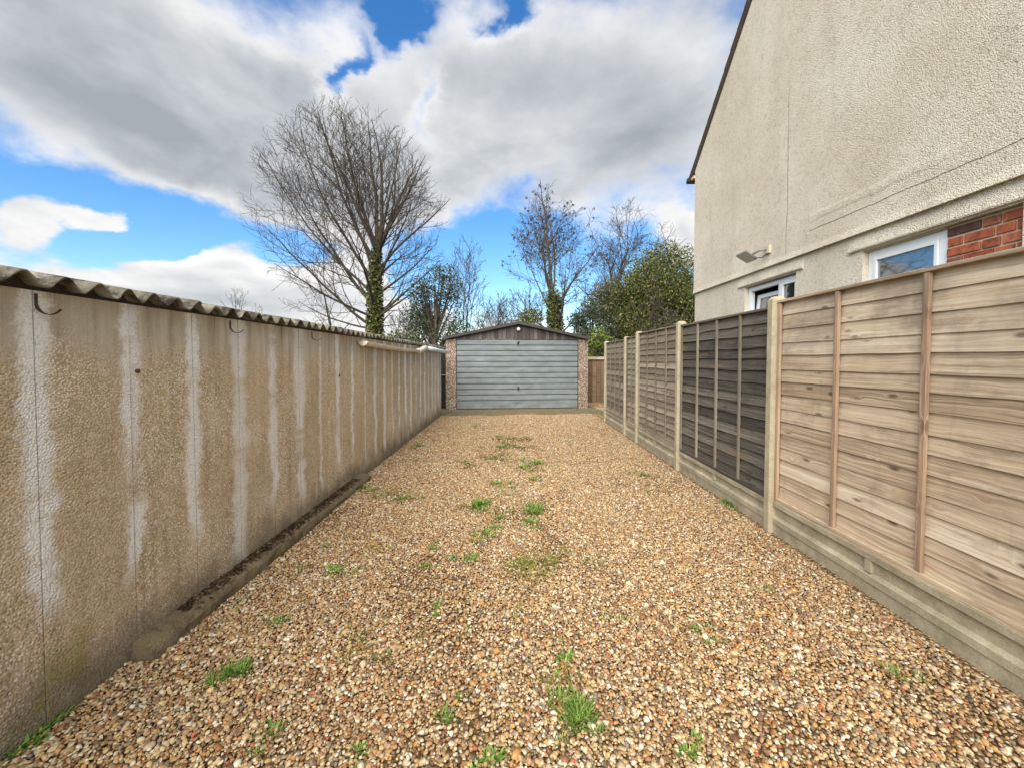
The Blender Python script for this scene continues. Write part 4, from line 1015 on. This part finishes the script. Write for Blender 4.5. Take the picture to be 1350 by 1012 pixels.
def big_tree():
    base = at_depth(493, 474, 18.0); base.z = -0.06; top = at_depth(487, 132, 18.0)
    t = thing('bare_tree', 'tall bare fan-shaped tree with an ivy-clad trunk behind the outbuilding', 'tree', base)
    c = at_depth(465, 300, 18.0)-base
    T = Tree(21, c, (4.35, 4.1, top.z-base.z-c.z-0.35),
             [lv(.5, .03, .03, 0, 5, .3, (30,50), .9, .6, .35), lv(.35, .045, .03, 9, 5, .15, (26,50), .58, .42, .14),
              lv(.22, .07, .025, 6, 2.4, .16, (24,50), .52, .50, .2), lv(.16, .09, .03, 4.6, 1.2, .12, (24,50), .52, .6, .4), lv(.14, .12, .05, 0, .5, .2, (25,45), .5, .7, .6)], .0075)
    rg = random.Random(5)
    # trunk, two leaders and a second stem from low on the left
    p = Vector((0,0,0)); d = Vector((0.0, 0, 1)); pts = [p]
    T.grow(Vector((0,0,0)), Vector((0,0,1)), 7.0, 0.25, 0)
    tp = T.segs[-1][1]; trunk = list(T.segs)
    def limb(z, az, inc, r, frac=1.0):
        s = min(trunk, key=lambda g: abs(g[0].z-z*1.25)); b = s[0]
        d = Vector((math.cos(az)*math.sin(inc), math.sin(az)*math.sin(inc), math.cos(inc)))
        T.grow(b, d, T.env(b, d)*frac, r*.72, 1)
    PI = math.pi
    limb(5.5, 2.2, R(5), .15); limb(5.6, -0.4, R(10), .14); limb(5.4, 3.6, R(12), .12)
    nl = 22
    for k in range(nl):
        u = k/(nl-1); z = 2.0 + 3.6*u**0.9; inc = 80 - 60*u + rg.uniform(-6, 6)
        limb(z, k*2.4 + 0.5 + rg.uniform(-.3, .3), R(inc), .080 + .045*u)
    limb(2.5, PI+.1, R(52), .11); limb(3.3, PI-.25, R(44), .12); limb(2.7, .15, R(54), .10)
    # slim companion stem
    T.grow(Vector((-1.75, .3, 0)), Vector((-.02, 0, 1)), 4.6, .11, 1)
    T.emit(t, M['bark'], M['bark'])
    rng = np.random.default_rng(2)
    ivy_on(t, trunk, rng, 1900, .17, .05, M['ivy'], 7.4, .05); ivy_on(t, [g for g in T.segs if g[4] == 1], rng, 500, .06, .05, M['ivy'], 5.4, .09)
    return T
def small_bare(name, label, px, ytop, Y, hw_px, seed, bark, dens=1.0, ivy=0.0, seeds=0, upright=.05, trunk_r=.2, fork=.35, base_px=None, wander=1.0, ivysize=.06, cfrac=.45):
    base = at_depth(base_px or px, 474, Y); base.z = -0.06; top = at_depth(px, ytop, Y); H = top.z-base.z
    t = thing(name, label, 'tree', base)
    rx = hw_px/FPX*Y; cz = H*(1-cfrac)
    T = Tree(seed, (top.x-base.x, 0, cz), (rx, rx, H-cz),
             [lv(.5, .03*wander, .03, 0, 5, .3, (30,50), .9, .6, .4), lv(.4, .06*wander, .03+upright*.3, 9*dens, 4, .2, (24,48), .58, .42, .15),
              lv(.25, .09*wander, .03+upright, 8*dens, 2, .15, (25,48), .52, .5, .25), lv(.2, .11*wander, .04+upright, 6*dens, 1, .15, (25,50), .55, .6, .5), lv(.16, .12*wander, .05, 0, .5, .2, (25,45), .5, .7, .6)], .010)
    tl = H*fork*1.25
    T.grow(Vector((0,0,0)), Vector((0,0,1)), tl, trunk_r, 0); trunk = list(T.segs); rg = random.Random(seed)
    n = int(13*dens)
    for k in range(n):
        z = H*fork*(.55+.7*(k+.5)/n); s = min(trunk, key=lambda g: abs(g[0].z-z)); az = k*2.4+rg.uniform(-.4,.4); inc = R(10+48*(1-(k/n))*rg.uniform(.7,1.1))
        d = Vector((math.cos(az)*math.sin(inc), math.sin(az)*math.sin(inc), math.cos(inc)))
        T.grow(s[0], d, T.env(s[0], d)*rg.uniform(.85, 1), trunk_r*rg.uniform(.18,.30), 1)
    s = trunk[-1]; T.grow(s[1], Vector((0,0,1)), T.env(s[1], Vector((0,0,1))), trunk_r*.34, 1)
    T.emit(t, M[bark], M[bark])
    rng = np.random.default_rng(seed)
    if ivy: ivy_on(t, T.segs, rng, 800*ivy, .26, ivysize, M['ivy'], H*.62, trunk_r*.5)
    if seeds:
        tp = [p for p, l in T.tips if l >= 2 and p.z > H*.42]; rg.shuffle(tp); P = []
        for p in tp[:seeds]:
            q = np.array(p)+rng.normal(0, .04, (12,3))-np.array([0,0,.06])
            P.append(q)
        leaf_cloud('seed_bunches', np.concatenate(P), .05, M['seed'], t, rng, .45)
    return t
def foliage_mass(name, label, px, ytop, Y, hw_px, seed, mat, n, size, lumps=26, flat=.55, zlow=0.0, twigs=0, cat='tree'):
    base = at_depth(px, 474, Y); base.z = -0.06; top = at_depth(px, ytop, Y); H = top.z-base.z; rx = hw_px/FPX*Y
    t = thing(name, label, cat, base); rng = np.random.default_rng(seed); rg = random.Random(seed)
    # lumps fill an egg-shaped crown, leaves sit on and inside each lump
    P = []; L = []
    for k in range(lumps):
        u = rg.random(); a = rg.uniform(0, 6.28); z = zlow*H + (1-zlow)*H*rg.uniform(.08, .86)
        prof = math.sqrt(max(.05, 1-((z/H-.38)/.64)**2)); rr = rx*prof*math.sqrt(rg.uniform(.25, 1))*.82
        L.append((rr*math.cos(a), rr*math.sin(a)*flat, z, rx*rg.uniform(.24,.44)*prof+.12))
    L.append((0, 0, H*.86, rx*.30+.1))
    tot = sum(l[3]**2 for l in L)
    for (x, y, z, r) in L:
        m = int(n*r*r/tot); o = rng.normal(size=(m,3)); o /= np.linalg.norm(o, axis=1, keepdims=True)
        s = 1 - .55*rng.random(m)**2.2 + rng.normal(0, .07, m)
        q = np.array([x,y,z]) + o*s[:,None]*r*np.array([1,1,.85]); q = q[q[:,2] > .02]
        P.append(q)
    leaf_cloud('crown', np.concatenate(P), size, M[mat], t, rng, .6)
    # trunk and limbs inside
    segs = []; p = Vector((0,0,0))
    for k in range(6):
        q = p+Vector((rg.gauss(0,.05), rg.gauss(0,.05), H*.13)); segs.append((tuple(p), tuple(q), .16*(1-k*.13), .16*(1-(k+1)*.13))); p = q
    for (x, y, z, r) in L:
        b = Vector((0,0,max(.3, z*.55))); segs.append((tuple(b), (x,y,z), .05, .015))
        for _ in range(3):
            e = (x+rg.gauss(0,r*.7), y+rg.gauss(0,r*.7), z+rg.gauss(.1,r*.7)); segs.append(((x,y,z), e, .016, .008))
    segs_mesh('trunk', [s[0] for s in segs], [s[1] for s in segs], [s[2] for s in segs], [s[3] for s in segs], 5, M['bark'], t)
    if twigs:
        S = []
        for k in range(twigs):
            (x,y,z,r) = rg.choice(L); o = Vector((rg.gauss(0,1), -abs(rg.gauss(0,1)), rg.gauss(.2,1))).normalized()
            p = Vector((x,y,z))+o*r*.9; d = Vector((rg.gauss(0,1), rg.gauss(0,.6)-.3, rg.gauss(.5,.8))).normalized()
            for i in range(5):
                d = (d+Vector((rg.gauss(0,.3), rg.gauss(0,.3), rg.gauss(0,.3)))).normalized(); q = p+d*.16; S.append((tuple(p), tuple(q))); p = q
        o = segs_mesh('bare_stems', [s[0] for s in S], [s[1] for s in S], [.011]*len(S), [.009]*len(S), 3, M['bark2'], t); o['kind'] = 'stuff'
    return t
big_tree()
small_bare('bare_tree', 'ash tree with hanging dark seed bunches and ivy trunk behind the garage', 732, 243, 24.0, 72, 33, 'bark2', .78, 1.6, 240, .0, .30, .40, base_px=738, cfrac=.52)
small_bare('bare_tree', 'wide bare tree with twisting limbs beside the house corner', 828, 262, 30.0, 74, 12, 'bark', .78, .0, 40, .0, .34, .40, base_px=812, wander=2.0)
small_bare('bare_tree', 'slender pale bare tree standing right of the dark holly', 614, 308, 22.0, 36, 9, 'bark2', .8, 0, 0, .08, .12, .30)
small_bare('bare_tree', 'low twiggy tree half covered in ivy left of the ash', 694, 366, 21.0, 32, 14, 'bark', .9, .7, 0, .02, .14, .40, ivysize=.05)
small_bare('bare_tree', 'thin far bare tree showing over the corrugated roof', 318, 378, 30.0, 32, 17, 'bark2', .55, 0, 0, .03, .10, .5)
small_bare('bare_tree', 'low hazy bare thicket tree behind the garage apex', 655, 385, 27.0, 50, 19, 'bark2', .9, 0, 0, .02, .12, .3)
small_bare('bare_tree', 'low spreading bare tree behind the ivy trunk and gutter', 548, 395, 23.0, 52, 23, 'bark', .9, .3, 0, .02, .12, .3)
small_bare('bare_tree', 'pale bare sapling rising beside the evergreen mound', 862, 352, 18.5, 36, 29, 'bark2', .8, 0, 0, .06, .07, .3)
foliage_mass('holly_tree', 'dark open-crowned holly tree behind the end of the outbuilding', 574, 335, 17.0, 42, 3, 'holly', 12000, .040, 46, .8)
foliage_mass('evergreen_tree', 'big rounded ivy-green evergreen beside the house corner', 872, 306, 20.0, 68, 5, 'evergreen', 80000, .046, 120, .7, twigs=260)
foliage_mass('evergreen_tree', 'darker olive evergreen leaning against the rounded one', 822, 352, 21.5, 56, 6, 'olive_leaf', 44000, .045, 70, .7, twigs=200)
foliage_mass('evergreen_tree', 'dark low holly bush between the ash trunk and evergreens', 778, 392, 19.0, 36, 7, 'holly', 11000, .042, 26, .8, cat='bush')
foliage_mass('green_shrub', 'bright yellow-green shrub behind the right garage pier', 790, 427, 16.0, 30, 8, 'bright_leaf', 8000, .04, 22, .8, cat='shrub')
foliage_mass('green_shrub', 'dull olive shrub against the foot of the house, behind the fence', 880, 415, 14.5, 42, 10, 'olive_leaf', 7000, .045, 26, .7, twigs=300, cat='shrub')
foliage_mass('far_bush', 'small round green tree top peeping over the corrugated roof', 321, 404, 32.0, 12, 15, 'evergreen', 3000, .08, 14, .8, cat='bush')
foliage_mass('hedge_bush', 'dull ivy bush low between holly tree and outbuilding', 535, 428, 16.0, 42, 16, 'olive_leaf', 3800, .05, 22, .8, cat='bush')
foliage_mass('hedge_bush', 'dark ivy clump at the foot of the ash', 697, 398, 20.0, 26, 18, 'ivy', 4500, .055, 20, .8, cat='bush')

# ------------------------------------------------------------------ grass tufts in the gravel
def tuft_mesh(seed, n, spread, hgt, flat):
    rg = random.Random(seed); V = []; F = []
    cl = [(rg.gauss(0, spread*.55), rg.gauss(0, spread*.4), rg.uniform(.5, 1.1)) for _ in range(6)]
    for i in range(n):
        cx_, cy_, hs_ = rg.choice(cl); a = rg.uniform(0, 6.28); r = spread*.45*rg.random(); x, y = cx_+r*math.cos(a), cy_+r*math.sin(a)
        b = a+rg.gauss(0,.7); L = hgt*rg.uniform(.4,1.2)*hs_; w = rg.uniform(.0014,.0030)*(1.6 if flat else 1); lean = rg.uniform(.5,1.3) if flat else rg.uniform(.15,.9)
        dx, dy = math.cos(b), math.sin(b); px_, py_ = -dy*w, dx*w; k = len(V)
        for (u, ww) in ((0,.8),(.5,1.0),(1,.08)):
            l = L*u; th = lean*(.5+.7*u); V += [(x+dx*l*math.sin(th)-px_*ww, y+dy*l*math.sin(th)-py_*ww, l*math.cos(th)-.004), (x+dx*l*math.sin(th)+px_*ww, y+dy*l*math.sin(th)+py_*ww, l*math.cos(th)-.004)]
        F += [(k,k+1,k+3,k+2), (k+2,k+3,k+5,k+4)]
    return V, F
def build_tufts():
    kinds = []
    for s, (n, sp, h, fl, mt) in enumerate([(300,.10,.050,False,'grass'), (130,.06,.036,False,'grass'), (130,.065,.036,True,'grass'), (220,.12,.022,True,'drygrass'), (50,.04,.028,False,'grass')]):
        V, F = tuft_mesh(s+50, n, sp, h, fl); me = bpy.data.meshes.new('grass_tuft'); me.from_pydata(V, [], F); me.update(); me.materials.append(M[mt]); kinds.append(me)
    rg = random.Random(1)
    def put(px, py, k, s, label, group):
        p = ground_at(px, py); o = link('grass_tuft', kinds[k], None); o.location = (p.x, p.y, gh(p.x, p.y)+.005); s *= 1.2 + .35*min(1, max(0, (p.y-2.5)/3)); o.scale = (s, s, s*.8); o.rotation_euler = (0, 0, rg.uniform(0, 6.28))
        tag(o, label, 'weed', group)
    put(298, 896, 0, 1.0, 'bright lone grass tuft near the kerb end', 'grass tufts in the gravel')
    put(748, 938, 0, 1.15, 'largest spiky grass tuft in the foreground gravel', 'grass tufts in the gravel')
    put(700, 672, 0, 1.35, 'thick bright grass tuft in the middle of the drive', 'grass tufts in the gravel')
    put(636, 668, 0, 1.3, 'broad grass tuft beside the thickest mid-drive tuft', 'grass tufts in the gravel')
    put(444, 753, 2, 1.3, 'leafy tuft a pace out from the kerb', 'grass tufts in the gravel')
    put(719, 751, 3, 2.2, 'wide flat mossy patch in the middle of the drive', 'mossy patches in the gravel')
    put(477, 847, 3, 1.3, 'brownish flat moss clump out from the kerb end', 'mossy patches in the gravel')
    L = 'small green grass tuft growing through the gravel'; G = 'small grass tufts'
    for (x, y, s) in [(368,818,1.0), (318,797,.9), (637,705,1.4), (619,735,1.2), (688,742,1.2), (697,690,1.2), (663,682,1.0), (655,695,.9), (664,590,1.6), (658,605,1.6), (605,608,1.3), (706,610,1.8),
                      (690,617,1.5), (723,614,1.4), (655,638,1.4), (670,652,1.3), (705,632,1.1), (502,653,1.5), (530,657,1.2), (476,645,1.4), (682,808,1.0), (556,833,.9), (612,836,.9), (594,942,.8), (352,967,.9),
                      (577,797,.8), (572,720,.8), (560,745,.8), (812,814,1.1), (743,872,1.0), (736,842,.7), (920,826,.8), (946,842,.6), (1183,890,.9), (836,569,1.6), (847,626,1.3), (808,551,1.8), (960,664,1.4),
                      (908,990,.9), (20,990,1.3), (68,948,.9), (45,968,1.1), (645,1000,.9), (430,720,.7), (750,958,.9), (762,944,1.0), (470,985,.7), (1010,775,.6), (855,650,.8), (530,690,.7), (600,585,1.2), (625,561,1.2), (550,588,1.3)]:
        p = ground_at(x, y); k = rg.choice((1,1,2,4)); kind = {1: 'small upright grass tuft', 2: 'small low-leaved weed', 4: 'tiny wispy grass sprig'}[k]
        where = 'at the foot of the fence boards' if p.x > FX-.75 else 'beside the pebbled wall or its kerb' if p.x < WX+.55 else 'in gravel on the approach to the garage' if p.y > 5.2 else 'in the open middle gravel of the drive' if p.y > 2.7 else 'among the coarse pebbles of the drive mouth'
        put(x, y, k, s*rg.uniform(.85,1.1), kind + ' ' + where, G)
    for (x, y, s) in [(682,577,2.0), (675,590,1.2), (545,655,1.0), (718,742,1.1), (492,868,.6), (690,765,.8), (400,745,1.0), (508,722,.8), (630,660,1.2), (645,672,1.0), (700,612,1.3), (712,617,1.1), (662,584,1.4), (690,580,1.2), (655,600,1.2), (705,745,1.0), (728,756,1.1), (735,905,.9), (752,950,.8), (610,610,1.2), (534,654,1.3), (508,655,1.0), (700,590,1.2), (672,640,1.1), (812,556,1.6), (800,547,1.6)]:
        p = ground_at(x, y)
        where = 'near the foot of the fence' if p.x > FX-.75 else 'on the kerb side of the drive' if p.x < -.75 else 'in the centre strip close to the garage' if p.y > 5.6 else 'in the centre strip halfway down the drive' if p.y > 3.2 else 'in the near centre gravel'
        put(x, y, 3, s, 'thin flat mossy patch ' + where, 'thin mossy patches')
build_tufts()
